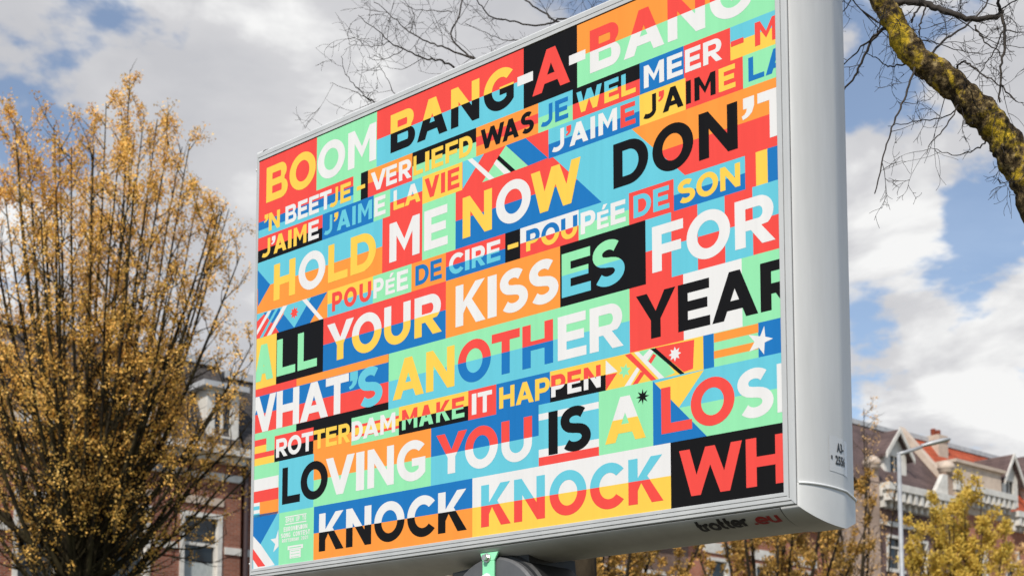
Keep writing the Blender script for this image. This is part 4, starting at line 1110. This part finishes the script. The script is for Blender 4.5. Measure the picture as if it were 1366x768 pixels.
# --- next house, hidden for the most part by the billboard
wB = rows([20.9, 23.4, 25.9], 1.3, [(.9, 3.2), (3.9, 5.75), (6.45, 8.7)])
hB = house('dark red brick house mostly hidden behind the left half of the billboard', 19.8, 28.4, 10.0, M_brA, wB)
cornice(hB, 19.8, 28.4, 10.0, 10.4, .5); roof(hB, 19.8, 28.4, 10.4, -.1, 13.2, 1.45, M_slate); bands(hB, 'string_course', gaps(19.8, 28.4, [20.9, 23.4, 25.9], 1.3), 7.66, 7.86)
wC = rows([29.6, 31.5, 33.6, 35.8], 1.5, [(.9, 3.2), (3.9, 5.9), (6.6, 8.8)], tr=.55)
hC = house('brown brick house with wide white casement windows under the middle of the billboard', 28.42, 38.2, 10.3, M_brB, wC)
cornice(hC, 28.42, 38.2, 10.3, 10.7, .5); roof(hC, 28.42, 38.2, 10.7, -.1, 13.4, 1.45, M_slate)
wD = rows([39.2, 41.9, 44.3], 1.25, [(1, 3.3), (4.2, 6.2), (7.3, 9.6)])
hD = house('orange red brick house with white lintels below the right end of the billboard', 38.22, 46.9, 11.6, M_brC, wD)
bands(hD, 'lintel', [(x-.2, x+1.45) for x in (39.2, 41.9, 44.3)], 9.75, 10.15); bands(hD, 'string_course', gaps(38.22, 46.9, [39.2, 41.9, 44.3], 1.25), 8.3, 8.5)
cornice(hD, 38.22, 46.9, 11.6, 12.0, .5, .6); roof(hD, 38.22, 46.9, 12.0, -.1, 14.6, 1.6, M_slate)

# --- beige house with the gabled dormer and bracketed cornice
wE = rows([50.6, 52.5], 1.2, [(1, 3.3), (4.4, 6.6), (7.6, 9.6), (10.2, 11.7)])
hE = house('house with purple slate roof, one white gabled dormer and beige pilasters with round caps', 49.2, 55.5, 13.2, M_brE, wE)
mb = MB(); mb.fbox(46.92, 49.2, -.30, 8, 0, 13.2); mb.build('side_bay', M_brD, hE, uv='wall')
pilaster(hE, 49.5, 0, 14.3); pilaster(hE, 55.1, 0, 14.9)
cornice(hE, 49.85, 54.8, 13.2, 13.75, .75, .42, .34); band(hE, 'string_course', 49.85, 54.8, 12.05, 12.25, -.12)
roof(hE, 46.92, 55.5, 13.75, -.3, 17.2, 2.5, M_slate2)
dormer(hE, 51.1, 52.75, 14.0, 15.4, 16.35, .35, 2.2, ww=.45)
mb = MB(); 
mb.hexa([fp(53.7, -.42, 13.76), fp(54.75, -.42, 13.76), fp(54.75, -.2, 13.76), fp(53.7, -.2, 13.76), fp(54.45, -.42, 14.75), fp(54.75, -.42, 14.75), fp(54.75, -.2, 14.75), fp(54.45, -.2, 14.75)])
mb.fbox(55.45, 55.9, -.4, -.2, 14.2, 14.9); mb.build('scroll_stone', M_white, hE)
chimney(hE, 58.3, 2.4, 15.8, 17.55, .8, .8)
mb = MB()      # sloping parapet of the party wall
mb.hexa([fp(55.5, -.35, 13.75), fp(55.9, -.35, 13.75), fp(55.9, 2.5, 17.2), fp(55.5, 2.5, 17.2), fp(55.5, -.35, 14.15), fp(55.9, -.35, 14.15), fp(55.9, 2.5, 17.62), fp(55.5, 2.5, 17.62)])
mb.build('party_parapet', M_stone, hE)

# --- red roofed house at the right edge
wF = rows([57.2, 60.0, 63.0, 66.0], 1.3, [(1, 3.3), (4.4, 6.6), (7.6, 9.8), (10.4, 12.0)])
hF = house('house with bright red tiled roof and two white gabled dormers, far right', 55.92, 69.5, 13.3, M_brC, wF)
cornice(hF, 55.92, 60.3, 14.0, 14.5, .6, .42, .3); cornice(hF, 60.35, 69.5, 13.3, 13.8, .6, .42, .3)
mb = MB(); mb.fbox(55.92, 60.3, -.02, .3, 13.303, 14.0); mb.build('attic_wall', M_stone, hF, uv='wall')
roof(hF, 55.92, 69.5, 13.8, .05, 17.3, 2.6, M_red)
mb = MB(); mb.fbox(56.1, 60.0, .05, 1.2, 14.52, 15.6); mb.fbox(56.0, 60.2, -.1, 1.2, 15.603, 15.75); mb.build('attic_parapet', M_stone, hF, uv='wall')
dormer(hF, 60.5, 61.9, 14.25, 15.55, 16.6, .3, 2.2, ww=.36, rm=M_slate2)
dormer(hF, 63.4, 65.6, 14.25, 16.0, 17.2, .1, 2.4, ww=.6, rm=M_slate2, over=.5)

# ------------------------------------------------------------------ street lamp in front of the beige house
M_galv = noisy('galvanised_steel', (.30, .305, .31), (.38, .385, .39), 6, .45, metal=.25)
LX, LY = 8.374, 30.0
lamp = thing('street_lamp', 'grey street lamp with one rising arm, standing before the purple roofed house', 'street lamp', (LX, LY, 0))
mb = MB(); mb.tube([(LX, LY, 0), (LX, LY, 1.2), (LX, LY, 1.3), (LX, LY, 8.46)], [.09, .09, .066, .045], 12); mb.build('pole', M_galv, lamp, smooth=True)
mb = MB(); mb.tube([(LX-.03, LY, 8.43), (LX+.10, LY, 8.47), (LX+.5, LY, 8.60)], [.045, .04, .035], 8); mb.build('arm', M_galv, lamp, smooth=True)
mb = MB()
n = 12
secs = [(0, .03, .03), (.05, .055, .05), (.25, .10, .07), (.5, .12, .07), (.62, .10, .05), (.67, .03, .02)]
for x, ry, rz in secs:
    for j in range(n):
        a = 2*math.pi*j/n; mb.v.append((LX+.46+x, LY+ry*math.cos(a), 8.605+.20*x/.67*.8+rz*math.sin(a)*(.5 if math.sin(a) < 0 else 1)))
for k in range(len(secs)-1):
    for j in range(n):
        a = k*n+j; b = k*n+(j+1) % n; mb.f.append((a, b, b+n, a+n)); mb.mi.append(0)
mb.f.append(tuple(range(n))[::-1]); mb.f.append(tuple((len(secs)-1)*n+j for j in range(n))); mb.mi += [0, 0]
mb.build('lamp_head', M_galv, lamp, smooth=True)

# ------------------------------------------------------------------ trees
NEAR_LIMB = ([[1.836,7.5,6.196],[1.958,7.5,6.02],[2.048,7.5,5.91],[2.12,7.5,5.782],[2.187,7.5,5.642],[2.264,7.5,5.538],[2.362,7.5,5.464],[2.463,7.5,5.377],[2.564,7.5,5.268],[2.664,7.5,5.16],[2.747,7.5,5.031],[2.809,7.5,4.898],[2.878,7.5,4.752],[2.971,7.5,4.463],[3.101,7.5,4.083],[3.248,7.5,3.664]],[0.0439,0.0499,0.0559,0.0598,0.0658,0.0678,0.0718,0.0738,0.0778,0.0818,0.0858,0.0878,0.0918,0.0997,0.1077,0.1197])
NEAR_TWIGS = [([[2.093,7.5,5.866],[2.204,7.45,5.85],[2.3,7.4,5.796],[2.373,7.35,5.737],[2.47,7.3,5.667],[2.595,7.25,5.647],[2.622,7.2,5.644]],0.0191,0.0128),([[2.614,7.2,5.64],[2.626,7.175,5.559],[2.618,7.15,5.437],[2.581,7.125,5.299],[2.558,7.1,5.097]],0.0104,0.0048),([[2.618,7.2,5.636],[2.586,7.15,5.688],[2.561,7.1,5.826]],0.0096,0.0064),([[2.097,7.5,5.721],[2.079,7.54,5.739],[2.034,7.58,5.703],[1.978,7.62,5.601],[1.943,7.66,5.524],[1.875,7.7,5.446]],0.0104,0.0048),([[2.034,7.5,5.686],[1.992,7.633,5.696],[1.951,7.767,5.687],[1.909,7.9,5.683]],0.006,0.0028),([[2.034,7.5,5.695],[2.056,7.45,5.772],[2.06,7.4,5.796]],0.0048,0.0024),([[2.246,7.5,5.52],[2.193,7.44,5.385],[2.126,7.38,5.218],[2.053,7.32,5.062],[1.984,7.26,4.876],[1.919,7.2,4.643]],0.0076,0.0032),([[2.255,7.5,5.52],[2.176,7.575,5.546],[2.129,7.65,5.576],[2.083,7.725,5.665],[2.026,7.8,5.741]],0.0052,0.002),([[2.335,7.5,5.573],[2.449,7.6,5.714],[2.613,7.7,5.858],[2.764,7.8,6.05],[2.856,7.9,6.209]],0.0068,0.004),([[2.466,7.5,5.468],[2.462,7.42,5.478],[2.476,7.34,5.437],[2.512,7.26,5.344],[2.586,7.18,5.232],[2.644,7.1,5.102]],0.006,0.0028),([[2.491,7.5,5.329],[2.479,7.6,5.282],[2.374,7.7,5.286],[2.253,7.8,5.312],[2.194,7.9,5.346]],0.0048,0.0016),([[2.499,7.5,5.32],[2.371,7.4,5.109],[2.255,7.3,4.969],[2.199,7.2,4.861]],0.0048,0.0016),([[2.642,7.5,5.113],[2.616,7.55,5.067],[2.569,7.6,5.055],[2.48,7.65,5.06],[2.369,7.7,5.127]],0.0056,0.0016),([[2.259,7.4,5.83],[2.274,7.4,5.778],[2.247,7.4,5.701],[2.237,7.4,5.632]],0.006,0.0036),([[2.228,7.5,5.756],[2.284,7.6,5.874],[2.359,7.7,5.993],[2.427,7.8,6.128]],0.0064,0.004),([[2.61,7.2,5.653],[2.643,7.1,5.642],[2.669,7.0,5.626]],0.004,0.0028),([[2.626,7.2,5.539],[2.594,7.267,5.457],[2.562,7.333,5.408],[2.542,7.4,5.365]],0.004,0.002),([[2.635,7.2,5.548],[2.677,7.1,5.476],[2.736,7.0,5.405]],0.0036,0.002),([[2.509,7.3,5.628],[2.548,7.3,5.552],[2.627,7.3,5.484],[2.65,7.3,5.433]],0.0044,0.0024),([[2.809,7.5,4.898],[2.679,7.4,4.782],[2.604,7.3,4.777]],0.0032,0.0016),([[2.357,7.3,5.705],[2.566,7.467,5.694],[2.748,7.633,5.705],[2.964,7.8,5.768]],0.0032,0.0016),([[2.271,7.5,5.66],[2.429,7.7,5.741],[2.667,7.9,5.794],[2.959,8.1,5.89]],0.0036,0.0016),([[2.565,7.1,5.204],[2.569,7.0,5.089],[2.611,6.9,4.983]],0.0032,0.0016)]
FAR_LIMBS = [([[0.104,11.0,6.866],[-0.2,10.95,7.108],[-0.43,10.9,7.228],[-0.561,10.85,7.284],[-0.708,10.8,7.283],[-0.867,10.75,7.331],[-0.971,10.7,7.367],[-1.068,10.65,7.439],[-1.211,10.6,7.523]],0.0129,0.0029),([[0.226,11.0,7.057],[-0.08,11.057,7.29],[-0.266,11.114,7.422],[-0.516,11.171,7.55],[-0.675,11.229,7.645],[-0.848,11.286,7.755],[-0.967,11.343,7.899],[-1.164,11.4,8.097]],0.0129,0.0035),([[0.043,11.0,7.12],[-0.203,11.1,7.363],[-0.392,11.2,7.545],[-0.51,11.3,7.75],[-0.451,11.4,7.95],[-0.417,11.5,8.208],[-0.396,11.6,8.504]],0.0099,0.0076),([[1.022,11.0,7.439],[0.72,11.06,7.587],[0.403,11.12,7.756],[0.262,11.18,7.88],[0.107,11.24,8.026],[-0.019,11.3,8.193]],0.0117,0.007),([[0.716,11.0,7.503],[0.458,10.957,7.697],[0.316,10.914,7.642],[0.164,10.871,7.593],[-0.018,10.829,7.613],[-0.168,10.786,7.627],[-0.258,10.743,7.71],[-0.329,10.7,7.792]],0.0105,0.0047),([[0.379,11.0,7.439],[0.202,10.98,7.576],[0.104,10.96,7.533],[-0.018,10.94,7.509],[-0.17,10.92,7.537],[-0.383,10.9,7.64]],0.007,0.0023),([[-0.261,11.0,6.613],[-0.743,10.917,6.764],[-1.075,10.833,6.924],[-1.15,10.75,6.926],[-1.213,10.667,6.953],[-1.299,10.583,7.034],[-1.331,10.5,7.137]],0.0082,0.0023),([[-1.116,11.0,7.019],[-1.196,11.067,7.083],[-1.315,11.133,7.181],[-1.51,11.2,7.285]],0.0053,0.0018),([[-0.505,11.0,6.803],[-0.746,10.95,6.905],[-0.925,10.9,7.02],[-0.994,10.85,7.12],[-1.068,10.8,7.245]],0.007,0.002),([[1.33,11.0,7.631],[1.148,11.0,7.824],[1.062,11.0,7.888],[0.965,11.0,7.966]],0.014,0.0105),([[1.062,11.0,7.888],[0.851,11.133,7.9],[0.672,11.267,7.935],[0.47,11.4,7.937]],0.007,0.0035),([[-0.863,10.7,7.305],[-0.991,10.55,7.139],[-1.116,10.4,7.072]],0.0041,0.0018),([[-0.971,10.7,7.367],[-1.124,10.8,7.383],[-1.322,10.9,7.456]],0.0041,0.0018),([[-0.708,10.8,7.283],[-0.866,10.9,7.247],[-1.045,11.0,7.324]],0.0035,0.0018),([[-0.849,11.3,7.763],[-0.823,11.267,7.909],[-0.897,11.233,8.009],[-1.019,11.2,8.042]],0.0041,0.0023),([[-0.519,11.5,8.067],[-0.731,11.6,8.136],[-0.901,11.7,8.22],[-1.008,11.8,8.373]],0.0047,0.0018)]
def leaf_mat(name, stops, scale=.9, trans=.2):
    m = bpy.data.materials.new(name); m.use_nodes = True; t = m.node_tree; b = t.nodes['Principled BSDF']; out = t.nodes['Material Output']
    b.inputs['Roughness'].default_value = .6; b.inputs['Specular IOR Level'].default_value = .25
    geo = N(t, 'ShaderNodeNewGeometry'); ramp = N(t, 'ShaderNodeValToRGB')
    n = N(t, 'ShaderNodeTexNoise', i_Scale=scale, i_Detail=3.0); tc = N(t, 'ShaderNodeTexCoord'); t.links.new(tc.outputs['Object'], n.inputs['Vector'])
    mixv = mth(t, 'ADD', mth(t, 'MULTIPLY', geo.outputs['Random Per Island'], .5), mth(t, 'MULTIPLY', n.outputs['Fac'], .5)); t.links.new(mixv, ramp.inputs[0])
    e = ramp.color_ramp.elements
    e[0].position = .22; e[0].color = (*stops[0], 1); e[1].position = .78; e[1].color = (*stops[-1], 1)
    for k, s in enumerate(stops[1:-1]): x = e.new(.22+.56*(k+1)/(len(stops)-1)); x.color = (*s, 1)
    t.links.new(ramp.outputs[0], b.inputs['Base Color'])
    tr = N(t, 'ShaderNodeBsdfTranslucent'); t.links.new(ramp.outputs[0], tr.inputs[0]); mx = N(t, 'ShaderNodeMixShader'); mx.inputs[0].default_value = trans
    t.links.new(b.outputs[0], mx.inputs[1]); t.links.new(tr.outputs[0], mx.inputs[2]); t.links.new(mx.outputs[0], out.inputs[0])
    return m
M_leafA = leaf_mat('ochre_leaves', [(.42, .27, .05), (.74, .42, .085), (.88, .46, .10), (.94, .64, .20)])
M_leafB = leaf_mat('yellow_leaves', [(.42, .31, .05), (.62, .43, .07), (.74, .49, .10)])
M_leafC = leaf_mat('russet_buds', [(.46, .28, .13), (.62, .38, .17), (.70, .47, .22)])
M_leafD = leaf_mat('olive_leaves', [(.20, .13, .035), (.44, .26, .06), (.64, .34, .08)])
M_bark = noisy('brown_bark', (.018, .013, .009), (.045, .034, .021), 8, .9, bump=.5, stretch=(1, 1, .3), spec=.1)
M_barkm = noisy('mossy_bark', (.015, .011, .008), (.055, .043, .02), 5, .9, bump=.5, stretch=(1, 1, .4), spec=.1)
M_twig = noisy('dark_twig_bark', (.016, .012, .009), (.04, .03, .022), 10, .9)
def rdir(r, up=0):
    a = r.uniform(0, 2*math.pi); z = r.uniform(-1, 1); q = math.sqrt(1-z*z)
    v = Vector((q*math.cos(a), q*math.sin(a), z+up)); return v.normalized()
def leaf_clump(lv, lf, p, size, n, r, spread):
    for _ in range(n):
        c = p + rdir(r)*spread*r.random()**.6
        u = rdir(r, .2); w = u.cross(rdir(r)); 
        if w.length < .1: continue
        w.normalize(); s = size*r.uniform(.6, 1.25); i = len(lv)
        lv += [tuple(c), tuple(c+u*s*.5+w*s*.32), tuple(c+u*s), tuple(c+u*s*.5-w*s*.32)]; lf.append((i, i+1, i+2, i+3))
def hnoise(p, k):
    return .5+.25*(math.sin(p.x*k*1.7+p.z*.9*k+1.3)+math.sin(p.y*k*1.3-p.z*k*1.1+p.x*.5*k))
def vase_tree(name, label, base, height, z_fork, env, nst, r, leafm, barkm, leaf=.075, ncl=6, dens=1.0, group=None, lean=(0, 0), sidestep=.42, r0=.16, cat='tree', low=.22, spread=.10, side_len=1.0, dz=lambda z: 1.0):
    """upright many stemmed tree: env = [(z, crown radius)]; stems rise from the fork and reach the envelope"""
    rn = random.Random(r); B = Vector(base)
    t = thing(name, label, cat, base, group)
    tk = MB(); lv, lf = [], []
    def R_at(z):
        for (z0, a), (z1, b) in zip(env, env[1:]):
            if z0 <= z <= z1: return a+(b-a)*(z-z0)/(z1-z0)
        return 0
    tk.tube([B, B+Vector((.02, 0, z_fork*.5)), B+Vector((0, .02, z_fork)), B+Vector((0, 0, z_fork+.5))], [r0*1.5, r0*1.1, r0, r0*.7], 9)
    def twig(p, d, L, rad, depth):
        n = 4; pts = [p]; q = p.copy(); dd = d.copy()
        for k in range(n):
            dd = (dd + rdir(rn)*.22 + Vector((0, 0, .12))).normalized(); q = q + dd*L/n; pts.append(q.copy())
        tk.tube(pts, [rad*(1-.75*k/n) for k in range(n+1)], 3, cap=False)
        if depth > 0:
            m = max(2, int(L/.24))
            for k in range(m):
                f = rn.uniform(.25, 1); i = min(int(f*n), n-1); pp = pts[i].lerp(pts[i+1], f*n-i)
                twig(pp, (dd + rdir(rn)*.9).normalized(), L*rn.uniform(.3, .55), rad*.55, depth-1)
        for k in range(1, n+1):
            if rn.random() < dens*dz(pts[k].z)*(.2+1.4*hnoise(pts[k], 1.9))*.75:
                leaf_clump(lv, lf, pts[k], leaf, rn.randint(max(2, ncl-3), ncl+2), rn, spread)
    zt = height
    for i in range(nst):
        az = i*2.39996 + rn.uniform(-.25, .25); f = math.sqrt((i+.4)/nst)           # f: 0 centre .. 1 outside
        Rm = max(q[1] for q in env); rt = Rm*f*rn.uniform(.9, 1.06); ztip = None
        for (z0, a_), (z1, b_) in zip(env, env[1:]):          # the dome: the highest level at which the crown is this wide
            if min(a_, b_) <= rt <= max(a_, b_) and b_ <= a_: ztip = z0+(z1-z0)*(rt-a_)/(b_-a_ if b_ != a_ else 1)
        if ztip is None: ztip = [z for z, q in env if q == Rm][-1]*.95
        if f > .72: ztip = ztip - (ztip-z_fork-1.6)*rn.random()**1.3*.85
        ztip *= rn.uniform(.94, 1.02) if i else 1
        tip = B + Vector((math.cos(az)*rt + lean[0]*(ztip/zt), math.sin(az)*rt + lean[1]*(ztip/zt), ztip)); st = B + Vector((math.cos(az)*r0*.5, math.sin(az)*r0*.5, z_fork*rn.uniform(.8, 1.08)))
        n = 12; pts = []; wob = rdir(rn)*.14
        for k in range(n+1):
            u = k/n; h = u**.78; pt = Vector((st.x+(tip.x-st.x)*h, st.y+(tip.y-st.y)*h, st.z+(tip.z-st.z)*u**1.06)) + wob*math.sin(u*6.3+i)*(u*(1-u)*2.4)
            pts.append(pt)
        rb = r0*rn.uniform(.24, .46); rad = [rb*(1-u/n)**.9+.008 for u in range(n+1)]
        tk.tube(pts, rad, 6, cap=False)
        Ls = (tip-st).length; m = int(Ls/sidestep)
        for k in range(m):
            u = low + (1-low)*(k+rn.random())/m
            j = min(int(u*n), n-1); pp = pts[j].lerp(pts[j+1], u*n-j); dd = (pts[j+1]-pts[j]).normalized()
            a = rdir(rn); a = (a-dd*a.dot(dd)).normalized()
            Lk = side_len*rn.uniform(.5, 1.25)*(1-.55*u)
            twig(pp, (dd*.75 + a*.75).normalized(), Lk, .012+.012*(1-u), 1)
    tk.build('trunk', barkm, t, smooth=True)
    cr = MB(); cr.v = lv; cr.f = lf; cr.mi = [0]*len(lf); cr.build('crown', leafm, t)
    return t
TG = 'leafy street trees'
vase_tree('leafy_tree', 'tall upright tree with ochre spring leaves just left of the billboard', (-7.7, 25, 0), 14.6, 5.0,
          [(4.5, 1.8), (6, 3.0), (7.5, 3.5), (9.6, 3.6), (11, 3.3), (12.0, 2.6), (12.9, 1.7), (13.8, .75), (14.6, 0.0)], 62, 11, M_leafA, M_barkm, leaf=.050, ncl=15, dens=1.08, group=TG, lean=(.35, 0), low=.06, sidestep=.32, side_len=1.3, spread=.14, r0=.125, dz=lambda z: 1.12 if z > 11.2 else (.55 if z > 8.6 else (.54 if z > 7.2 else .24)))
vase_tree('leafy_tree', 'ochre leafed tree cut by the left edge of the photo, beyond the tall one', (-12.6, 28, 0), 14.2, 5.2,
          [(4.5, 1.5), (6, 2.6), (8, 3.2), (10, 3.0), (12, 2.0), (13.4, .9), (14.2, .1)], 26, 5, M_leafA, M_bark, leaf=.052, ncl=14, dens=1.0, group=TG, side_len=1.2, spread=.13)
vase_tree('leafy_tree', 'olive ochre tree whose crown shows below the middle of the billboard', (1.6, 29, 0), 9.6, 3.0, [(3, 1.2), (4.5, 2.6), (6.5, 3.1), (8.2, 2.4), (9.6, .3)], 20, 21, M_leafD, M_bark, leaf=.07, ncl=17, dens=1.8, group=TG)
vase_tree('leafy_tree', 'brownish ochre tree below the right end of the billboard, before the orange red house', (6.3, 34, 0), 10.6, 3.4, [(3, 1.2), (5, 2.8), (7.5, 3.2), (9.4, 2.2), (10.6, .3)], 18, 33, M_leafD, M_bark, leaf=.075, ncl=16, dens=1.7, group=TG)
vase_tree('leafy_tree', 'bright yellow tree right of the grey street lamp', (13.7, 43, 0), 10.7, 3.2, [(3, 1.2), (5, 2.2), (7.2, 2.3), (8.6, 1.7), (9.8, .9), (10.9, .0)], 36, 41, M_leafB, M_bark, leaf=.085, ncl=18, dens=1.8, group=TG, spread=.16)
vase_tree('leafy_tree', 'russet budding tree at the right edge before the red roofed house', (17.9, 46, 0), 10.4, 3.4, [(3, 1.2), (5, 2.6), (8, 2.9), (9.4, 1.6), (10.6, .0)], 30, 43, M_leafC, M_bark, leaf=.085, ncl=14, dens=1.4, group=TG, spread=.16)
vase_tree('leafy_tree', 'thin pinkish budding tree between the billboard end and the street lamp', (9.2, 37.5, 0), 11.6, 3.4, [(3, 1.0), (5, 1.9), (7.5, 2.1), (9.8, 1.5), (11.6, .2)], 14, 47, M_leafC, M_bark, leaf=.07, ncl=8, dens=.4, group=TG, spread=.13)

# --- bare trees
def twigs_from(mb, pts, r0, r1, rn, step, L, depth, droop=0.0, n_side=5, thin=.5):
    pts = [Vector(p) for p in pts]; m = len(pts)
    tot = sum((pts[i+1]-pts[i]).length for i in range(m-1))
    k = max(2, int(tot/step))
    for q in range(k):
        u = (q+rn.random())/k*(m-1); i = min(int(u), m-2); p = pts[i].lerp(pts[i+1], u-i); d = (pts[i+1]-pts[i]).normalized()
        a = rdir(rn); a = a-d*a.dot(d)
        if a.length < .1: continue
        a.normalize(); rr = (r0+(r1-r0)*u/(m-1))
        grow(mb, p, (d*.55+a*.9+Vector((0, 0, -droop))).normalized(), L*rn.uniform(.4, 1.25), min(rr*.6, thin), rn, depth, droop)
def grow(mb, p, d, L, rad, rn, depth, droop):
    n = 5; pts = [p]; q = p.copy(); dd = d.copy(); curl = rdir(rn)*.16
    for k in range(n):
        dd = (dd+rdir(rn)*.24+curl+Vector((0, 0, -droop*.2))).normalized(); q = q+dd*L/n; pts.append(q.copy())
    rad = max(rad, .0016)
    mb.tube(pts, [max(rad*(1-.7*k/n), .0012) for k in range(n+1)], 3, cap=False)
    if depth > 0:
        for k in range(rn.randint(2, 4)):
            f = rn.uniform(.2, .95); i = min(int(f*n), n-1); pp = pts[i].lerp(pts[i+1], f*n-i)
            grow(mb, pp, (dd+rdir(rn)*1.0).normalized(), L*rn.uniform(.35, .65), rad*.6, rn, depth-1, droop)
def smooth_path(pts, k=4):
    P = [Vector(p) for p in pts]; out = []
    for i in range(len(P)-1):
        a, b, c, d = P[max(i-1, 0)], P[i], P[i+1], P[min(i+2, len(P)-1)]
        for j in range(k):
            t = j/k; out.append(.5*((2*b)+(c-a)*t+(2*a-5*b+4*c-d)*t*t+(3*b-a-3*c+d)*t**3))
    out.append(P[-1]); return out
rn = random.Random(3)
# the lichen covered tree standing just outside the right edge
M_lich = mat('lichen_bark', (.1, .09, .06), .95, 0, .15)
def lichen():
    t, b = nodes(M_lich); L = t.links.new
    tc = N(t, 'ShaderNodeTexCoord'); o = tc.outputs['Object']
    n1 = N(t, 'ShaderNodeTexNoise', i_Scale=26, i_Detail=8.0, i_Roughness=.7); L(o, n1.inputs['Vector'])
    r1 = N(t, 'ShaderNodeValToRGB'); L(n1.outputs['Fac'], r1.inputs[0]); e = r1.color_ramp.elements
    e[0].position = .40; e[0].color = (.014, .010, .007, 1); e[1].position = .64; e[1].color = (.30, .22, .10, 1); x = e.new(.52); x.color = (.075, .05, .022, 1)
    n2 = N(t, 'ShaderNodeTexNoise', i_Scale=5.5, i_Detail=5.0, i_Roughness=.62, i_Distortion=.6); L(o, n2.inputs['Vector'])
    n3 = N(t, 'ShaderNodeTexNoise', i_Scale=55, i_Detail=3.0); L(o, n3.inputs['Vector'])
    v = mth(t, 'ADD', mth(t, 'MULTIPLY', n2.outputs['Fac'], .8), mth(t, 'MULTIPLY', n3.outputs['Fac'], .2))
    mr = N(t, 'ShaderNodeMapRange', interpolation_type='SMOOTHSTEP'); L(v, mr.inputs[0]); mr.inputs[1].default_value = .505; mr.inputs[2].default_value = .62
    mr.inputs[4].default_value = .9
    mx = N(t, 'ShaderNodeMix', data_type='RGBA'); L(mr.outputs[0], mx.inputs[0]); L(r1.outputs[0], mx.inputs[6]); lr_ = N(t, 'ShaderNodeValToRGB'); L(n1.outputs['Fac'], lr_.inputs[0]); le = lr_.color_ramp.elements
    le[0].position = .38; le[0].color = (.13, .10, .012, 1); le[1].position = .60; le[1].color = (.56, .37, .02, 1); L(lr_.outputs[0], mx.inputs[7])
    L(mx.outputs[2], b.inputs['Base Color'])
    bp = N(t, 'ShaderNodeBump', i_Strength=1.0, i_Distance=.012); L(n1.outputs['Fac'], bp.inputs['Height']); L(bp.outputs[0], b.inputs['Normal'])
lichen()
limb, lr = NEAR_LIMB
upper = [[1.15, 7.1, 8.6], [1.25, 7.15, 7.9], [1.42, 7.25, 7.2], [1.58, 7.4, 6.6]]       # the limb runs on upwards and thins out
limb = upper + limb; lr = [.006, .015, .024, .034] + lr
TB_ = Vector((4.15, 7.5, 0))
lt = thing('bare_tree', 'leafless tree leaning in at the right edge, thick limb patched with yellow lichen', 'tree', tuple(TB_))
mb = MB(); path = smooth_path(limb + [[3.75, 7.5, 2.2], [4.05, 7.5, 1.0], [4.15, 7.5, 0]], 10)
lr2 = lr + [.14, .17, .2]; rad = []
for i, p in enumerate(path):
    u = i/10; k = min(int(u), len(lr2)-2); base = lr2[k]+(lr2[k+1]-lr2[k])*(u-k)
    rad.append(base*1.02*(1.0+.055*math.sin(i*.83)+.05*math.sin(i*.31+1)+.07*(rn.random()-.5)))
nn = 20; i0 = len(mb.v); mb.tube(path, rad, nn)
for k in range(len(path)):                 # knobbly bark
    c = path[k]
    for j in range(nn):
        q = Vector(mb.v[i0+k*nn+j]); d = q-c; mb.v[i0+k*nn+j] = tuple(c+d*(1+.09*(rn.random()-.5)+.07*math.sin(k*.7+j*.9)*math.sin(j*1.7+k*.23)))
mb.build('trunk', M_lich, lt, smooth=True)
mb = MB()
for pts, a, b in NEAR_TWIGS:
    sp = smooth_path(pts, 5); n = len(sp); jit = [Vector(p)+rdir(rn)*.006 for p in sp]
    jit[0] = sp[0]
    mb.tube(jit, [(a+(b-a)*i/(n-1))*(1+.15*(rn.random()-.5)) for i in range(n)], 6)
    twigs_from(mb, sp, a, b, rn, .22, .30, 2, .12, thin=.0026)
twigs_from(mb, limb[:5], .02, .03, rn, .14, .8, 3, 0, thin=.007)
twigs_from(mb, limb[4:16], .02, .02, rn, .4, .45, 2, .15, thin=.0035)
mb.build('branches', M_twig, lt, smooth=True)

# the bare tree behind the billboard
ft = thing('bare_tree', 'leafless tree behind the billboard, fine twigs showing above its top edge', 'tree', (.6, 11.2, 0))
mb = MB(); T0 = Vector((.6, 11.2, 0)); fork = Vector((.55, 11.1, 4.3))
mb.tube([T0, Vector((.62, 11.2, 1.5)), Vector((.57, 11.15, 3)), fork], [.17, .13, .115, .10], 10)
for pts, a, b in FAR_LIMBS:
    if a > .008: 
        p0 = Vector(pts[0]); mid = fork.lerp(p0, .5)+Vector((0, 0, .25))
        mb.tube(smooth_path([fork, mid, p0], 5), [.045*(1-i/10)+a*i/10 for i in range(11)], 6)
mb.build('trunk', M_bark, ft, smooth=True)
mb = MB()
for pts, a, b in FAR_LIMBS:
    sp = smooth_path(pts, 5); n = len(sp); mb.tube([sp[0]]+[p+rdir(rn)*.008 for p in sp[1:]], [.85*(a+(b-a)*i/(n-1)) for i in range(n)], 5)
    twigs_from(mb, sp[2:], a*.8, b, rn, .20, .46, 2, .05, thin=.003)
mb.build('branches', M_twig, ft, smooth=True)
